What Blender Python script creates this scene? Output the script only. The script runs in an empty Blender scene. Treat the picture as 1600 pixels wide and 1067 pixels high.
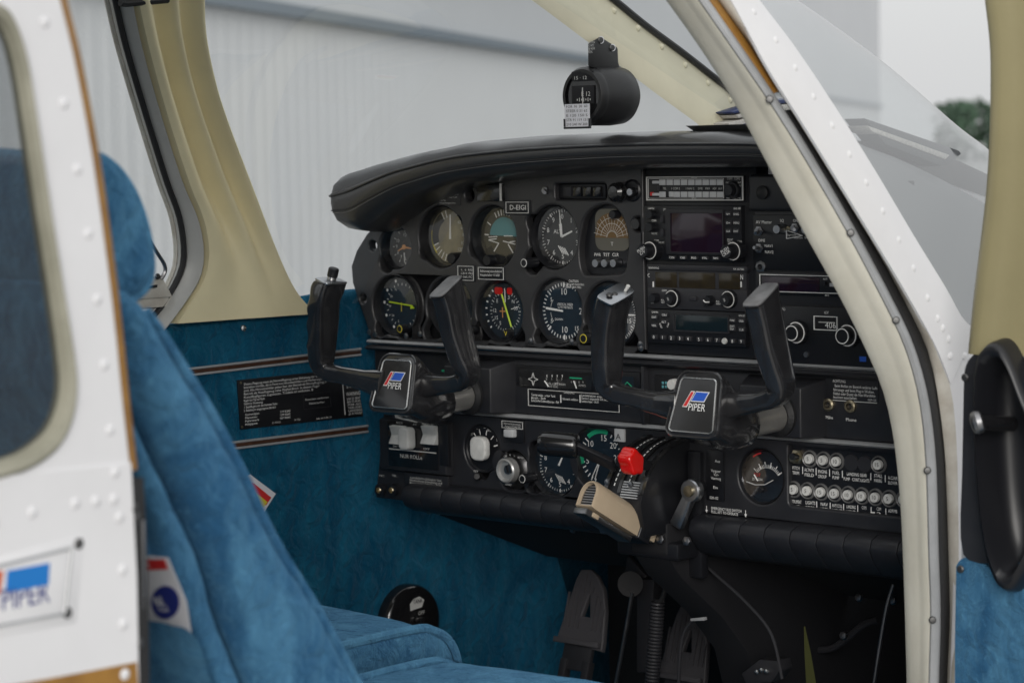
import bpy, bmesh, math, random
from math import radians, sin, cos, pi, tan, atan2, sqrt
from mathutils import Vector as V, Matrix
random.seed(7)
S = bpy.context.scene
COL = S.collection
# ------------------------------------------------------------------ camera
FPX, CX, CY = 3778.0, 800.0, 533.5
yaw, pit, rol = radians(42), radians(-4.65), radians(1.15)
FW = V((-sin(yaw)*cos(pit), cos(yaw)*cos(pit), sin(pit)))
_r0 = V((cos(yaw), sin(yaw), 0)); _u0 = _r0.cross(FW)
RT = _r0*cos(rol) - _u0*sin(rol); UP = _r0*sin(rol) + _u0*cos(rol)
def ray(px, py): return FW + RT*((px-CX)/FPX) - UP*((py-CY)/FPX)
CAM = V((0, 0, 1.5)) - ray(1090, 410)*3.03
cd = bpy.data.cameras.new('camera'); cam = bpy.data.objects.new('camera', cd); COL.objects.link(cam)
M = Matrix((RT, UP, -FW)).transposed().to_4x4(); M.translation = CAM
cam.matrix_world = M
cd.sensor_width = 36; cd.lens = 36*FPX/1600; cd.clip_start = .05; cd.clip_end = 2000
cd.dof.use_dof = True; cd.dof.focus_distance = 3.04; cd.dof.aperture_fstop = 7.6
S.camera = cam
# ------------------------------------------------------------------ sky, sun, exposure
EL, AZ = radians(17), radians(140)
w = bpy.data.worlds.new('World'); S.world = w; w.use_nodes = True
nt = w.node_tree; nt.nodes.clear()
sk = nt.nodes.new('ShaderNodeTexSky'); sk.sky_type = 'NISHITA'; sk.sun_disc = False
sk.sun_elevation = EL; sk.sun_rotation = AZ; sk.air_density = 1.0; sk.dust_density = 4.0; sk.ozone_density = 1
hs = nt.nodes.new('ShaderNodeHueSaturation'); hs.inputs['Saturation'].default_value = .35; hs.inputs['Value'].default_value = 1.0
bg = nt.nodes.new('ShaderNodeBackground'); bg.inputs['Strength'].default_value = .13
wo = nt.nodes.new('ShaderNodeOutputWorld')
# overcast: the clear sky seen through an even cloud layer that is three times brighter overhead than at the horizon
tcw = nt.nodes.new('ShaderNodeTexCoord'); sx3 = nt.nodes.new('ShaderNodeSeparateXYZ'); nt.links.new(tcw.outputs['Generated'], sx3.inputs[0])
mr = nt.nodes.new('ShaderNodeMapRange'); mr.inputs[1].default_value = 0; mr.inputs[2].default_value = 1; mr.inputs[3].default_value = 6.3; mr.inputs[4].default_value = 10.0
nt.links.new(sx3.outputs[2], mr.inputs[0])
cl = nt.nodes.new('ShaderNodeMix'); cl.data_type = 'RGBA'; cl.blend_type = 'MULTIPLY'; cl.inputs[0].default_value = 1; cl.inputs[6].default_value = (.98, .99, 1, 1)
nt.links.new(mr.outputs[0], cl.inputs[7])
mxw = nt.nodes.new('ShaderNodeMix'); mxw.data_type = 'RGBA'; mxw.inputs[0].default_value = .8
nt.links.new(sk.outputs[0], hs.inputs['Color']); nt.links.new(hs.outputs[0], mxw.inputs[6]); nt.links.new(cl.outputs[2], mxw.inputs[7])
nt.links.new(mxw.outputs[2], bg.inputs[0]); nt.links.new(bg.outputs[0], wo.inputs[0])
sd = bpy.data.lights.new('sun', 'SUN'); so = bpy.data.objects.new('sun', sd); COL.objects.link(so)
sd.energy = 1.5; sd.angle = radians(26); sd.color = (1, .97, .93)
sdir = V((sin(AZ)*cos(EL), cos(AZ)*cos(EL), sin(EL)))
so.rotation_euler = sdir.to_track_quat('Z', 'Y').to_euler()
S.view_settings.view_transform = 'Standard'; S.view_settings.look = 'None'
S.view_settings.exposure = 0.0; S.view_settings.gamma = 1; S.view_settings.use_curve_mapping = False
# ------------------------------------------------------------------ pixel -> point on a real plane
def P(px, py, Y=0.0):
    d = ray(px, py); return CAM + d*((Y-CAM.y)/d.y)
def PX(px, py, X):
    d = ray(px, py); return CAM + d*((X-CAM.x)/d.x)
def PZ(px, py, Z):
    d = ray(px, py); return CAM + d*((Z-CAM.z)/d.z)
def mpp(p): return (p-CAM).dot(FW)/FPX          # metres per pixel at a point
# ------------------------------------------------------------------ materials
def mat(name, col, rough=.5, metal=0, var=0, vs=8, bump=0, bs=200, spec=.5, sheen=0, coat=0, dist=.002, var2=None, rvar=0):
    m = bpy.data.materials.new(name); m.use_nodes = True; t = m.node_tree; N = t.nodes; L = t.links
    b = N['Principled BSDF']; b.inputs['Base Color'].default_value = (*col, 1)
    b.inputs['Roughness'].default_value = rough; b.inputs['Metallic'].default_value = metal
    b.inputs['Specular IOR Level'].default_value = spec
    if sheen:
        b.inputs['Sheen Weight'].default_value = sheen; b.inputs['Sheen Roughness'].default_value = .4
        b.inputs['Sheen Tint'].default_value = (.55, .8, 1, 1)
    if coat: b.inputs['Coat Weight'].default_value = coat; b.inputs['Coat Roughness'].default_value = .06
    tc = N.new('ShaderNodeNewGeometry')
    if var or var2 or rvar:
        n = N.new('ShaderNodeTexNoise'); n.inputs['Scale'].default_value = vs; n.inputs['Detail'].default_value = 6
        n.inputs['Roughness'].default_value = .62
        L.new(tc.outputs['Position'], n.inputs['Vector'])
        r = N.new('ShaderNodeMapRange'); r.inputs[1].default_value = .3; r.inputs[2].default_value = .7
        L.new(n.outputs[0], r.inputs[0])
        mx = N.new('ShaderNodeMix'); mx.data_type = 'RGBA'
        c2 = var2 or tuple(c*(1-var) for c in col); c1 = col if var2 else tuple(min(1, c*(1+var)) for c in col)
        mx.inputs[6].default_value = (*c1, 1); mx.inputs[7].default_value = (*c2, 1)
        L.new(r.outputs[0], mx.inputs[0]); L.new(mx.outputs[2], b.inputs['Base Color'])
        if rvar:
            r2 = N.new('ShaderNodeMapRange'); r2.inputs[3].default_value = rough-rvar; r2.inputs[4].default_value = rough+rvar
            L.new(n.outputs[0], r2.inputs[0]); L.new(r2.outputs[0], b.inputs['Roughness'])
    if bump:
        n = N.new('ShaderNodeTexNoise'); n.inputs['Scale'].default_value = bs; n.inputs['Detail'].default_value = 4
        L.new(tc.outputs['Position'], n.inputs['Vector'])
        bp = N.new('ShaderNodeBump'); bp.inputs['Strength'].default_value = bump; bp.inputs['Distance'].default_value = dist
        L.new(n.outputs[0], bp.inputs['Height']); L.new(bp.outputs[0], b.inputs['Normal'])
    return m
def glassmat(name, tint=(.97, .98, .98), ior=1.45, refl=1.0, rough=.0):
    m = bpy.data.materials.new(name); m.use_nodes = True; t = m.node_tree; N = t.nodes; L = t.links
    N.remove(N['Principled BSDF'])
    a = N.new('ShaderNodeBsdfTransparent'); a.inputs[0].default_value = (*tint, 1)
    g = N.new('ShaderNodeBsdfGlossy'); g.inputs['Roughness'].default_value = rough
    f = N.new('ShaderNodeLayerWeight'); f.inputs['Blend'].default_value = .5
    pw = N.new('ShaderNodeMath'); pw.operation = 'POWER'; pw.inputs[1].default_value = 5; L.new(f.outputs['Facing'], pw.inputs[0])
    f0 = ((ior-1)/(ior+1))**2*1.8                # two faces of a thin sheet
    x = N.new('ShaderNodeMixShader'); k = N.new('ShaderNodeMath'); k.operation = 'MULTIPLY_ADD'; k.inputs[1].default_value = refl*(1-f0); k.inputs[2].default_value = f0*refl
    L.new(pw.outputs[0], k.inputs[0]); L.new(k.outputs[0], x.inputs[0]); L.new(a.outputs[0], x.inputs[1]); L.new(g.outputs[0], x.inputs[2])
    L.new(x.outputs[0], N['Material Output'].inputs[0]); return m
def velvet(name, col, hi, nap=5, fine=900, sheen=.5):
    m = bpy.data.materials.new(name); m.use_nodes = True; t = m.node_tree; N = t.nodes; L = t.links
    b = N['Principled BSDF']; b.inputs['Roughness'].default_value = .9; b.inputs['Specular IOR Level'].default_value = .1
    b.inputs['Sheen Weight'].default_value = sheen; b.inputs['Sheen Roughness'].default_value = .35; b.inputs['Sheen Tint'].default_value = (.25, .6, .95, 1)
    g = N.new('ShaderNodeNewGeometry')
    n = N.new('ShaderNodeTexNoise'); n.inputs['Scale'].default_value = nap; n.inputs['Detail'].default_value = 7; n.inputs['Roughness'].default_value = .6; n.inputs['Distortion'].default_value = 1.4
    mp = N.new('ShaderNodeMapping'); mp.inputs['Scale'].default_value = (1.2, 1.2, .6); mp.inputs['Rotation'].default_value = (.5, .2, 0); L.new(g.outputs['Position'], mp.inputs['Vector']); L.new(mp.outputs[0], n.inputs['Vector'])
    r = N.new('ShaderNodeMapRange'); r.inputs[1].default_value = .40; r.inputs[2].default_value = .64; L.new(n.outputs[0], r.inputs[0])
    f = N.new('ShaderNodeTexNoise'); f.inputs['Scale'].default_value = fine; f.inputs['Detail'].default_value = 2; L.new(g.outputs['Position'], f.inputs['Vector'])
    st_ = N.new('ShaderNodeTexNoise'); st_.inputs['Scale'].default_value = nap*6; st_.inputs['Detail'].default_value = 5; st_.inputs['Distortion'].default_value = 2.5; L.new(mp.outputs[0], st_.inputs['Vector'])
    sr = N.new('ShaderNodeMapRange'); sr.inputs[1].default_value = .58; sr.inputs[2].default_value = .74; sr.inputs[4].default_value = .75; L.new(st_.outputs[0], sr.inputs[0])
    rs = N.new('ShaderNodeMath'); rs.operation = 'ADD'; L.new(r.outputs[0], rs.inputs[0]); L.new(sr.outputs[0], rs.inputs[1]); r = rs
    ad = N.new('ShaderNodeMath'); ad.operation = 'MULTIPLY_ADD'; ad.inputs[1].default_value = .35; L.new(f.outputs[0], ad.inputs[0]); L.new(r.outputs[0], ad.inputs[2])
    mx = N.new('ShaderNodeMix'); mx.data_type = 'RGBA'; mx.inputs[6].default_value = (*col, 1); mx.inputs[7].default_value = (*hi, 1); mx.clamp_factor = False
    L.new(ad.outputs[0], mx.inputs[0]); L.new(mx.outputs[2], b.inputs['Base Color'])
    n2 = N.new('ShaderNodeTexNoise'); n2.inputs['Scale'].default_value = nap*3.5; n2.inputs['Detail'].default_value = 3; n2.inputs['Distortion'].default_value = .8; L.new(g.outputs['Position'], n2.inputs['Vector'])
    b1 = N.new('ShaderNodeBump'); b1.inputs['Strength'].default_value = .8; b1.inputs['Distance'].default_value = .016; L.new(n2.outputs[0], b1.inputs['Height'])
    b2 = N.new('ShaderNodeBump'); b2.inputs['Strength'].default_value = .8; b2.inputs['Distance'].default_value = .002; L.new(f.outputs[0], b2.inputs['Height'])
    L.new(b1.outputs[0], b2.inputs['Normal']); L.new(b2.outputs[0], b.inputs['Normal']); return m
K = {}
K['panel'] = mat('panel_plastic', (.016, .0165, .020), .40, var2=(.024, .0245, .028), bump=.25, bs=1500, dist=.0006, rvar=.1, vs=25)
K['shroud'] = mat('moulded_charcoal_plastic', (.027, .027, .029), .34, var2=(.040, .040, .042), bump=.3, bs=1300, dist=.0006, rvar=.1, vs=18)
K['black'] = mat('black_plastic', (.010, .0105, .013), .38, bump=.15, bs=1200, dist=.0004)
K['gloss'] = mat('glossy_black_plastic', (.010, .010, .011), .16, coat=.4, rvar=.06, vs=30)
K['yoke'] = mat('worn_black_yoke', (.015, .015, .017), .20, bump=.04, bs=500, dist=.0003, rvar=.10, vs=45, coat=.8, var2=(.030, .030, .032))
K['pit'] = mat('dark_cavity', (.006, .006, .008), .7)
K['leather'] = mat('black_leather', (.034, .034, .036), .34, bump=.35, bs=420, dist=.001, rvar=.08, vs=14, coat=.5)
K['pad'] = mat('black_vinyl_pad', (.016, .017, .021), .40, bump=.35, bs=500, dist=.001)
K['metal'] = mat('brushed_aluminium', (.42, .43, .45), .33, 1, var=.12, vs=40, rvar=.12)
K['chrome'] = mat('bright_chrome', (.72, .72, .71), .26, 1, rvar=.06, vs=60)
K['steel'] = mat('dull_steel', (.33, .33, .34), .36, 1, rvar=.1, vs=50)
K['greytrim'] = mat('grey_satin_trim', (.42, .43, .44), .36, .35, var=.1, vs=30)
K['channel'] = mat('light_grey_painted_channel', (.44, .44, .42), .4, var=.08, vs=14)
K['white'] = mat('white_aircraft_paint', (.70, .70, .715), .30, coat=.2, var=.045, vs=7, bump=.10, bs=8, dist=.004)
K['offwhite'] = mat('worn_off_white_metal', (.62, .60, .54), .5, var2=(.44, .40, .34), vs=28)
K['cream'] = mat('cream_plastic_trim', (.66, .62, .47), .45, var=.06, vs=12, bump=.12, bs=260, dist=.001)
K['olive'] = mat('warm_cream_plastic_trim', (.84, .755, .49), .42, var=.05, vs=9, bump=.12, bs=260, dist=.001)
K['creamdirty'] = mat('scuffed_cream_trim', (.68, .66, .575), .5, var2=(.56, .535, .45), vs=10, bump=.2, bs=90, dist=.0015)
K['gold'] = mat('golden_brown_paint', (.33, .165, .028), .35, var2=(.22, .10, .016), vs=35, coat=.3)
K['rubber'] = mat('black_rubber', (.016, .016, .017), .55, bump=.3, bs=300)
K['seal'] = mat('grey_rubber_seal', (.33, .32, .255), .6, var2=(.22, .215, .165), vs=18)
K['velvet'] = velvet('blue_velour', (.014, .070, .160), (.058, .172, .295), 13, sheen=.6)
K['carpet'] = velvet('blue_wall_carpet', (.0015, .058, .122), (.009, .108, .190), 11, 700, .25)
K['shadecarpet'] = velvet('shaded_footwell_carpet', (.001, .015, .028), (.003, .030, .048), 11, 700, .1)  # wall carpet darkened: shade under the dash put into the colour
K['wallvel'] = K['carpet']
K['wood'] = mat('walnut_strip', (.10, .045, .025), .35, var2=(.03, .012, .008), vs=60)
K['ink'] = mat('white_print', (.85, .85, .83), .6)
K['dimink'] = mat('grey_print', (.60, .60, .58), .6)
K['yellow'] = mat('yellow_green_pointer', (.55, .75, .02), .45)
K['yel'] = mat('yellow_print', (.65, .55, .05), .5)
K['orange'] = mat('orange_hand', (.65, .30, .10), .5)
K['red'] = mat('red_plastic', (.62, .008, .006), .28, coat=.3)
K['redp'] = mat('red_print', (.60, .03, .03), .5)
K['bluep'] = mat('blue_print', (.02, .10, .52), .45)
K['blued'] = mat('blue_logo_paint', (.008, .17, .52), .35)
K['rust'] = mat('orange_red_logo_paint', (.55, .10, .02), .35)
K['green'] = mat('green_print', (.02, .40, .20), .5)
K['navyp'] = mat('navy_print', (.02, .03, .20), .5)
K['dial'] = mat('black_dial', (.012, .012, .013), .55)
K['dialblue'] = mat('blue_black_dial', (.010, .018, .028), .5)
K['sky'] = mat('sky_blue_horizon_card', (.10, .30, .33), .5)
K['earth'] = mat('brown_earth_card', (.075, .066, .045), .5)
K['ring'] = mat('grey_brown_ring', (.07, .066, .055), .5)
K['buff'] = mat('painted_reflection_dial', (.30, .26, .17), .45, var2=(.16, .15, .11), vs=40)  # beige reflection in the airspeed glass, painted into the dial colour
K['amber'] = mat('amber_dial', (.16, .095, .035), .5)
K['greydial'] = mat('grey_dial', (.12, .115, .095), .5)
K['screen'] = mat('dark_purple_screen', (.020, .008, .018), .12, spec=.6)
K['amberscr'] = mat('smoked_amber_display', (.045, .035, .017), .15, var2=(.022, .017, .012), vs=30)
K['lcd'] = mat('dark_lcd', (.010, .018, .022), .15)
K['keygrey'] = mat('light_grey_keys', (.50, .51, .52), .45)
K['keywht'] = mat('worn_white_rocker', (.62, .62, .60), .45, var=.15, vs=60)
K['darkkey'] = mat('dark_grey_keys', (.026, .026, .030), .45)
K['beige'] = mat('tan_plastic', (.47, .375, .265), .38, var=.05, vs=40)
K['paper'] = mat('white_card', (.72, .72, .76), .5)
K['pages'] = mat('paper_pages', (.60, .58, .54), .7, var2=(.35, .34, .32), vs=300)
K['navy'] = mat('navy_book_cover', (.008, .022, .10), .4)
K['deck'] = mat('sky_sheen_deck', (.115, .12, .125), .42, bump=.2, bs=300, dist=.001)  # dark leather deck, with the sky's reflection put into this grey
K['shadecream'] = mat('shaded_door_cream_plastic', (.285, .25, .135), .45, var=.06, vs=10, bump=.12, bs=260, dist=.001)  # cream trim darkened so the door's shade sits in the colour
K['clip'] = mat('dark_grey_folder', (.05, .055, .06), .5)
K['brass'] = mat('dull_brass', (.46, .40, .28), .35, 1, var=.2, vs=80)
K['pedal'] = mat('grey_rubber_pedal', (.058, .056, .062), .6, bump=.4, bs=300)
K['strap'] = mat('olive_yellow_strap', (.040, .043, .007), .7)
K['darkscrew'] = mat('dark_screw', (.10, .10, .10), .4, .8)
K['glass'] = glassmat('clear_perspex')
K['iglass'] = glassmat('instrument_glass', (1, 1, 1), 1.5, 1.35, .03)
K['wglass'] = glassmat('windshield_perspex', (.93, .95, .95), 1.5, 1.0)
K['wglassr'] = glassmat('hazed_windshield_perspex', (.92, .94, .94), 1.5, 1.0, .16)
K['rglass'] = glassmat('tinted_rear_perspex', (.52, .54, .55), 1.5, 1.3)
K['brkring'] = mat('grey_breaker_collar', (.17, .17, .17), .4, .3)
K['firewall'] = mat('dark_firewall', (.008, .009, .011), .8)
K['head'] = mat('cream_headliner', (.55, .52, .42), .7)
# ------------------------------------------------------------------ mesh builder
WL = {}
def wl(o): return WL.get(o.name, V((0, 0, 0))) if o else V((0, 0, 0))
class MB:
    def __init__(s): s.v = []; s.f = []
    def add(s, vs, fs):
        o = len(s.v); s.v += [V(p) for p in vs]; s.f += [tuple(i+o for i in f) for f in fs]; return s
    def loft(s, rings, caps=(1, 1), closed=True, wrap=False):
        n = len(rings[0]); m = len(rings); fs = []
        for i in range(m if wrap else m-1):
            a = i*n; b = ((i+1) % m)*n
            for j in range(n if closed else n-1):
                k = (j+1) % n; fs.append((a+j, a+k, b+k, b+j))
        if caps[0] and not wrap: fs.append(tuple(range(n))[::-1])
        if caps[1] and not wrap: fs.append(tuple((m-1)*n+j for j in range(n)))
        return s.add([p for r in rings for p in r], fs)
    def box(s, x0, x1, y0, y1, z0, z1):
        return s.loft([[(x0, y0, z0), (x1, y0, z0), (x1, y1, z0), (x0, y1, z0)], [(x0, y0, z1), (x1, y0, z1), (x1, y1, z1), (x0, y1, z1)]])
    def obox(s, c, ax, ay, az):
        c = V(c); ax = V(ax); ay = V(ay); az = V(az)
        q = [(-1, -1), (1, -1), (1, 1), (-1, 1)]
        return s.loft([[c+ax*a+ay*b-az for a, b in q], [c+ax*a+ay*b+az for a, b in q]])
    def lathe(s, prof, p, ax, n=32, caps=(1, 1), ph=0):
        p = V(p); ax = V(ax).normalized(); e = ax.orthogonal().normalized() if abs(ax.y) < .9 else V((1, 0, 0)); e = (e-ax*e.dot(ax)).normalized(); g = ax.cross(e)
        return s.loft([[p+ax*h+(e*cos(ph+2*pi*j/n)+g*sin(ph+2*pi*j/n))*max(r, 1e-5) for j in range(n)] for r, h in prof], caps)
    def cyl(s, p, q, r0, r1=None, n=24):
        p = V(p); q = V(q); d = (q-p).length
        return s.lathe([(r0, 0), (r0 if r1 is None else r1, d)], p, q-p, n)
    def tube(s, path, r, n=8, wrap=False, sec=None, up=None, caps=(1, 1)):
        path = [V(p) for p in path]; m = len(path); rings = []; e = None
        for i, p in enumerate(path):
            if wrap: t = (path[(i+1) % m]-path[i-1]).normalized()
            else: t = (path[min(i+1, m-1)]-path[max(i-1, 0)]).normalized()
            if up is not None: e = V(up)
            elif e is None: e = t.orthogonal()
            e = (e-t*e.dot(t)).normalized(); g = t.cross(e)
            if sec:
                a, b, ex = sec[i] if isinstance(sec, list) else sec
                ring = []
                for j in range(n):
                    c, q = cos(2*pi*j/n), sin(2*pi*j/n)
                    ring.append(p+e*(a*math.copysign(abs(c)**(2/ex), c))+g*(b*math.copysign(abs(q)**(2/ex), q)))
            else:
                rr = r[i] if isinstance(r, list) else r
                ring = [p+(e*cos(2*pi*j/n)+g*sin(2*pi*j/n))*rr for j in range(n)]
            rings.append(ring)
        return s.loft(rings, caps, wrap=wrap)
    def prism(s, poly, vec):
        vec = V(vec); return s.loft([[V(p) for p in poly], [V(p)+vec for p in poly]])
    def grid(s, fn, nu, nv):
        vs = [fn(i/nu, j/nv) for i in range(nu+1) for j in range(nv+1)]
        return s.add(vs, [(i*(nv+1)+j, i*(nv+1)+j+1, (i+1)*(nv+1)+j+1, (i+1)*(nv+1)+j) for i in range(nu) for j in range(nv)])
    def build(s, name, m, parent=None, bevel=0, seg=2, smooth=True, ang=35, loc=None, sub=0, wrk=0):
        c = V(loc) if loc is not None else sum(s.v, V((0, 0, 0)))/len(s.v)
        me = bpy.data.meshes.new(name); me.from_pydata([p-c for p in s.v], [], s.f)
        bm = bmesh.new(); bm.from_mesh(me); bmesh.ops.recalc_face_normals(bm, faces=bm.faces)
        if bevel:
            es = [e for e in bm.edges if len(e.link_faces) == 2 and e.calc_face_angle(0) > .5]
            bmesh.ops.bevel(bm, geom=es, offset=bevel, segments=seg, profile=.5, affect='EDGES', clamp_overlap=True)
        bm.to_mesh(me); bm.free()
        if smooth:
            me.shade_smooth(); me.set_sharp_from_angle(angle=radians(ang))
        me.materials.append(m)
        o = bpy.data.objects.new(name, me); COL.objects.link(o)
        if sub:
            md = o.modifiers.new('sub', 'SUBSURF'); md.levels = sub; md.render_levels = sub
        if wrk:
            for sc_, k in ((.085, 1), (.028, .35)):
                tx = bpy.data.textures.new('soft_folds', 'CLOUDS'); tx.noise_scale = sc_; tx.noise_depth = 2; md = o.modifiers.new('folds', 'DISPLACE'); md.texture = tx; md.texture_coords = 'GLOBAL'; md.strength = wrk*k; md.mid_level = .5
        o.location = c-wl(parent)
        if parent: o.parent = parent
        WL[o.name] = c; return o
def copyat(o, p, parent, rot=None):
    c = o.copy(); COL.objects.link(c); c.parent = parent; c.location = V(p)-wl(parent)
    if rot: c.rotation_euler = rot
    WL[c.name] = V(p); return c
def tag(o, label=None, cat=None, group=None, kind=None):
    if label: o['label'] = label
    if cat: o['category'] = cat
    if group: o['group'] = group
    if kind: o['kind'] = kind
    return o
def root(name, label, cat, loc, group=None):
    o = bpy.data.objects.new(name, None); COL.objects.link(o); o.location = loc; o.empty_display_size = .02
    WL[o.name] = V(loc); return tag(o, label, cat, group)
PEND = []
def text(s, p, size, parent, m='ink', ax=(1, 0, 0), ay=(0, 0, 1), align='LEFT', width=None, name='lettering', rot=0, ls=1.0, sp=1.0):
    cu = bpy.data.curves.new(name, 'FONT'); cu.body = s; cu.size = size; cu.align_x = align; cu.resolution_u = 2; cu.space_line = ls; cu.space_character = sp
    cu.align_y = 'CENTER' if align == 'CENTER' else 'BOTTOM_BASELINE'; cu.materials.append(K[m])
    o = bpy.data.objects.new(name, cu); COL.objects.link(o)
    ax = V(ax); ay = V(ay)
    if rot: ax, ay = ax*cos(rot)+ay*sin(rot), ay*cos(rot)-ax*sin(rot)
    az = ax.cross(ay)
    mt = Matrix((ax, ay, az)).transposed().to_4x4(); mt.translation = V(p)-wl(parent)
    o.parent = parent; o.matrix_local = mt
    PEND.append((o, width, align)); return o
def pt(px, py, h, s, parent, w=None, Y=-.0012, m='ink', rot=0, align='LEFT', ls=1.0):   # print on a panel that faces aft
    p = P(px, py, Y); sz = h*mpp(p)/.70
    wd = None
    if w: wd = P(px+w, py, Y).x-p.x
    return text(s, p, sz, parent, m, width=wd, rot=rot, align=align, ls=ls)
def plate(name, outer, holes, org, ax, ay, thick, bev, m, parent, res=2):   # flat sheet with rounded edges and real openings
    cu = bpy.data.curves.new(name, 'CURVE'); cu.dimensions = '2D'; cu.fill_mode = 'BOTH'
    cu.extrude = max(thick/2-bev, 0.0001); cu.bevel_depth = bev; cu.bevel_resolution = res; cu.offset = -bev
    for poly in [outer]+holes:
        sp = cu.splines.new('POLY'); sp.points.add(len(poly)-1); sp.use_cyclic_u = True
        for q, (a, b) in zip(sp.points, poly): q.co = (a, b, 0, 1)
    cu.materials.append(m)
    o = bpy.data.objects.new(name, cu); COL.objects.link(o)
    ax = V(ax); ay = V(ay); az = ax.cross(ay); mt = Matrix((ax, ay, az)).transposed().to_4x4(); mt.translation = V(org)-az*thick/2-wl(parent)
    if parent: o.parent = parent
    o.matrix_local = mt; WL[o.name] = V(org)-az*thick/2; PEND.append((o, None, None)); return o
def flush():                                    # turn lettering and sheets into plain meshes in one pass
    bpy.context.view_layer.update(); dg = bpy.context.evaluated_depsgraph_get()
    out = []
    for o, wd, al in PEND:
        me = bpy.data.meshes.new_from_object(o.evaluated_get(dg)); out.append((o, wd, me))
    for o, wd, me in out:
        nm = o.name; n = bpy.data.objects.new('tmp', me); COL.objects.link(n)
        n.parent = o.parent; n.matrix_basis = o.matrix_basis.copy()
        if o.type == 'CURVE':
            ml = o.matrix_basis.copy(); tr_ = ml.translation.copy(); ml.translation = (0, 0, 0); me.transform(ml); n.matrix_basis = Matrix.Translation(tr_)
        for k in o.keys():
            if k in ('label', 'kind', 'group', 'category'): n[k] = o[k]
        if wd and me.vertices:
            xs = [v.co.x for v in me.vertices]; k = wd/max(1e-6, max(xs)-min(xs))
            for v in me.vertices: v.co.x *= k
        if o.type == 'CURVE': me.shade_smooth(); me.set_sharp_from_angle(angle=radians(40))
        for ch in list(o.children):
            lo_, ro_ = ch.location.copy(), ch.rotation_euler.copy(); ch.parent = n; ch.matrix_parent_inverse = Matrix(); ch.location = lo_; ch.rotation_euler = ro_
        bpy.data.objects.remove(o); n.name = nm; me.name = nm
    PEND.clear()
def rr(x0, x1, z0, z1, r, n=5):                 # rounded rectangle outline
    o = []
    for cx, cz, a in ((x1-r, z1-r, 0), (x0+r, z1-r, 90), (x0+r, z0+r, 180), (x1-r, z0+r, 270)):
        for i in range(n+1): t = radians(a+90*i/n); o.append((cx+r*cos(t), cz+r*sin(t)))
    return o
def prect(x0, y0, x1, y1, Y=0):                 # pixel box -> X0, X1, Z0, Z1 on the plane Y
    ym = (y0+y1)/2; xm = (x0+x1)/2
    return P(x0, ym, Y).x, P(x1, ym, Y).x, P(xm, y1, Y).z, P(xm, y0, Y).z
def pbox(name, x0, y0, x1, y1, Y, proud, m, parent, bevel=.0008, back=.004):   # block standing proud of plane Y
    a, b, c, d = prect(x0, y0, x1, y1, Y-proud); return MB().box(a, b, Y-proud, Y+back, c, d).build(name, K[m], parent, bevel)
def frame(name, x0, y0, x1, y1, Y, m, parent, wpx=1.3, proud=.0012):            # thin printed or raised rectangular border
    a, b, c, d = prect(x0, y0, x1, y1, Y); t = wpx*mpp(P(x0, y0, Y)); q = MB()
    q.box(a, b, Y-proud, Y+.0005, d-t, d); q.box(a, b, Y-proud, Y+.0005, c, c+t)
    q.box(a, a+t*1.25, Y-proud, Y+.0005, c+t, d-t); q.box(b-t*1.25, b, Y-proud, Y+.0005, c+t, d-t)
    return q.build(name, K[m], parent, smooth=False)
def bez(pts, n=6):                              # Catmull-Rom through points
    pts = [V(p) for p in pts]; o = []
    for i in range(len(pts)-1):
        a, b, c, d = pts[max(i-1, 0)], pts[i], pts[i+1], pts[min(i+2, len(pts)-1)]
        for k in range(n):
            t = k/n; o.append(.5*((2*b)+(c-a)*t+(2*a-5*b+4*c-d)*t*t+(3*b-a-3*c+d)*t**3))
    o.append(pts[-1]); return o
def bez2(pts, n=6): return [(p.x, p.y) for p in bez([V((a, b, 0)) for a, b in pts], n)]
def resample(pts, n):
    pts = [V(p) for p in pts]; L = [0]
    for a, b in zip(pts, pts[1:]): L.append(L[-1]+(b-a).length)
    o = []; j = 0
    for i in range(n):
        s = L[-1]*i/(n-1)
        while j < len(L)-2 and L[j+1] < s: j += 1
        t = (s-L[j])/max(L[j+1]-L[j], 1e-9); o.append(pts[j].lerp(pts[j+1], t))
    return o
# ================================================================== SETTING
g = MB().add([(-400, -400, 0), (400, -400, 0), (400, 600, 0), (-400, 600, 0)], [(0, 1, 2, 3)])
K['apron'] = mat('concrete_apron', (.30, .30, .29), .85, var=.12, vs=.8)
tag(g.build('apron_ground', K['apron'], smooth=False), kind='structure')
# --- hangar beyond the far windows: a long ribbed sheet wall that runs away to the right
HV = ray(1640, 212); hd = V((HV.x, HV.y, 0)).normalized(); hn = V((-hd.y, hd.x, 0))     # along the wall / away from camera
H0 = V((CAM.x, CAM.y, 0))+hn*7.0
K['hang'] = mat('pale_grey_sheet_cladding', (.68, .69, .70), .5, var=.03, vs=.6)
K['hang2'] = mat('pale_blue_grey_fascia', (.60, .615, .635), .5, var=.03, vs=.4)
K['rail'] = mat('blue_grey_door_rail', (.16, .20, .24), .5)
Dend = 7.0*FPX/(1640-1385)
hang = root('hangar', 'long pale grey ribbed sheet metal hangar beyond the far cabin windows', 'hangar', H0+hd*40)
def wallstrip(z0, z1, t0, t1, pitch, dep, off):
    pts = []; t = t0
    while t < t1:
        for a, b in ((0, 0), (.50, 0), (.62, dep), (.88, dep), (1.0, 0)): pts.append((t+a*pitch, b))
        t += pitch
    q = MB(); vs = []; fs = []
    for a, b in pts:
        p = H0+hd*a+hn*(off-b); vs += [V((p.x, p.y, z0)), V((p.x, p.y, z1))]
    for i in range(len(pts)-1): fs.append((2*i, 2*i+1, 2*i+3, 2*i+2))
    return q.add(vs, fs)
ZR = CAM.z+7.0*tan(.055/1)*4.05*1.0
ZR = 2.88
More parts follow.
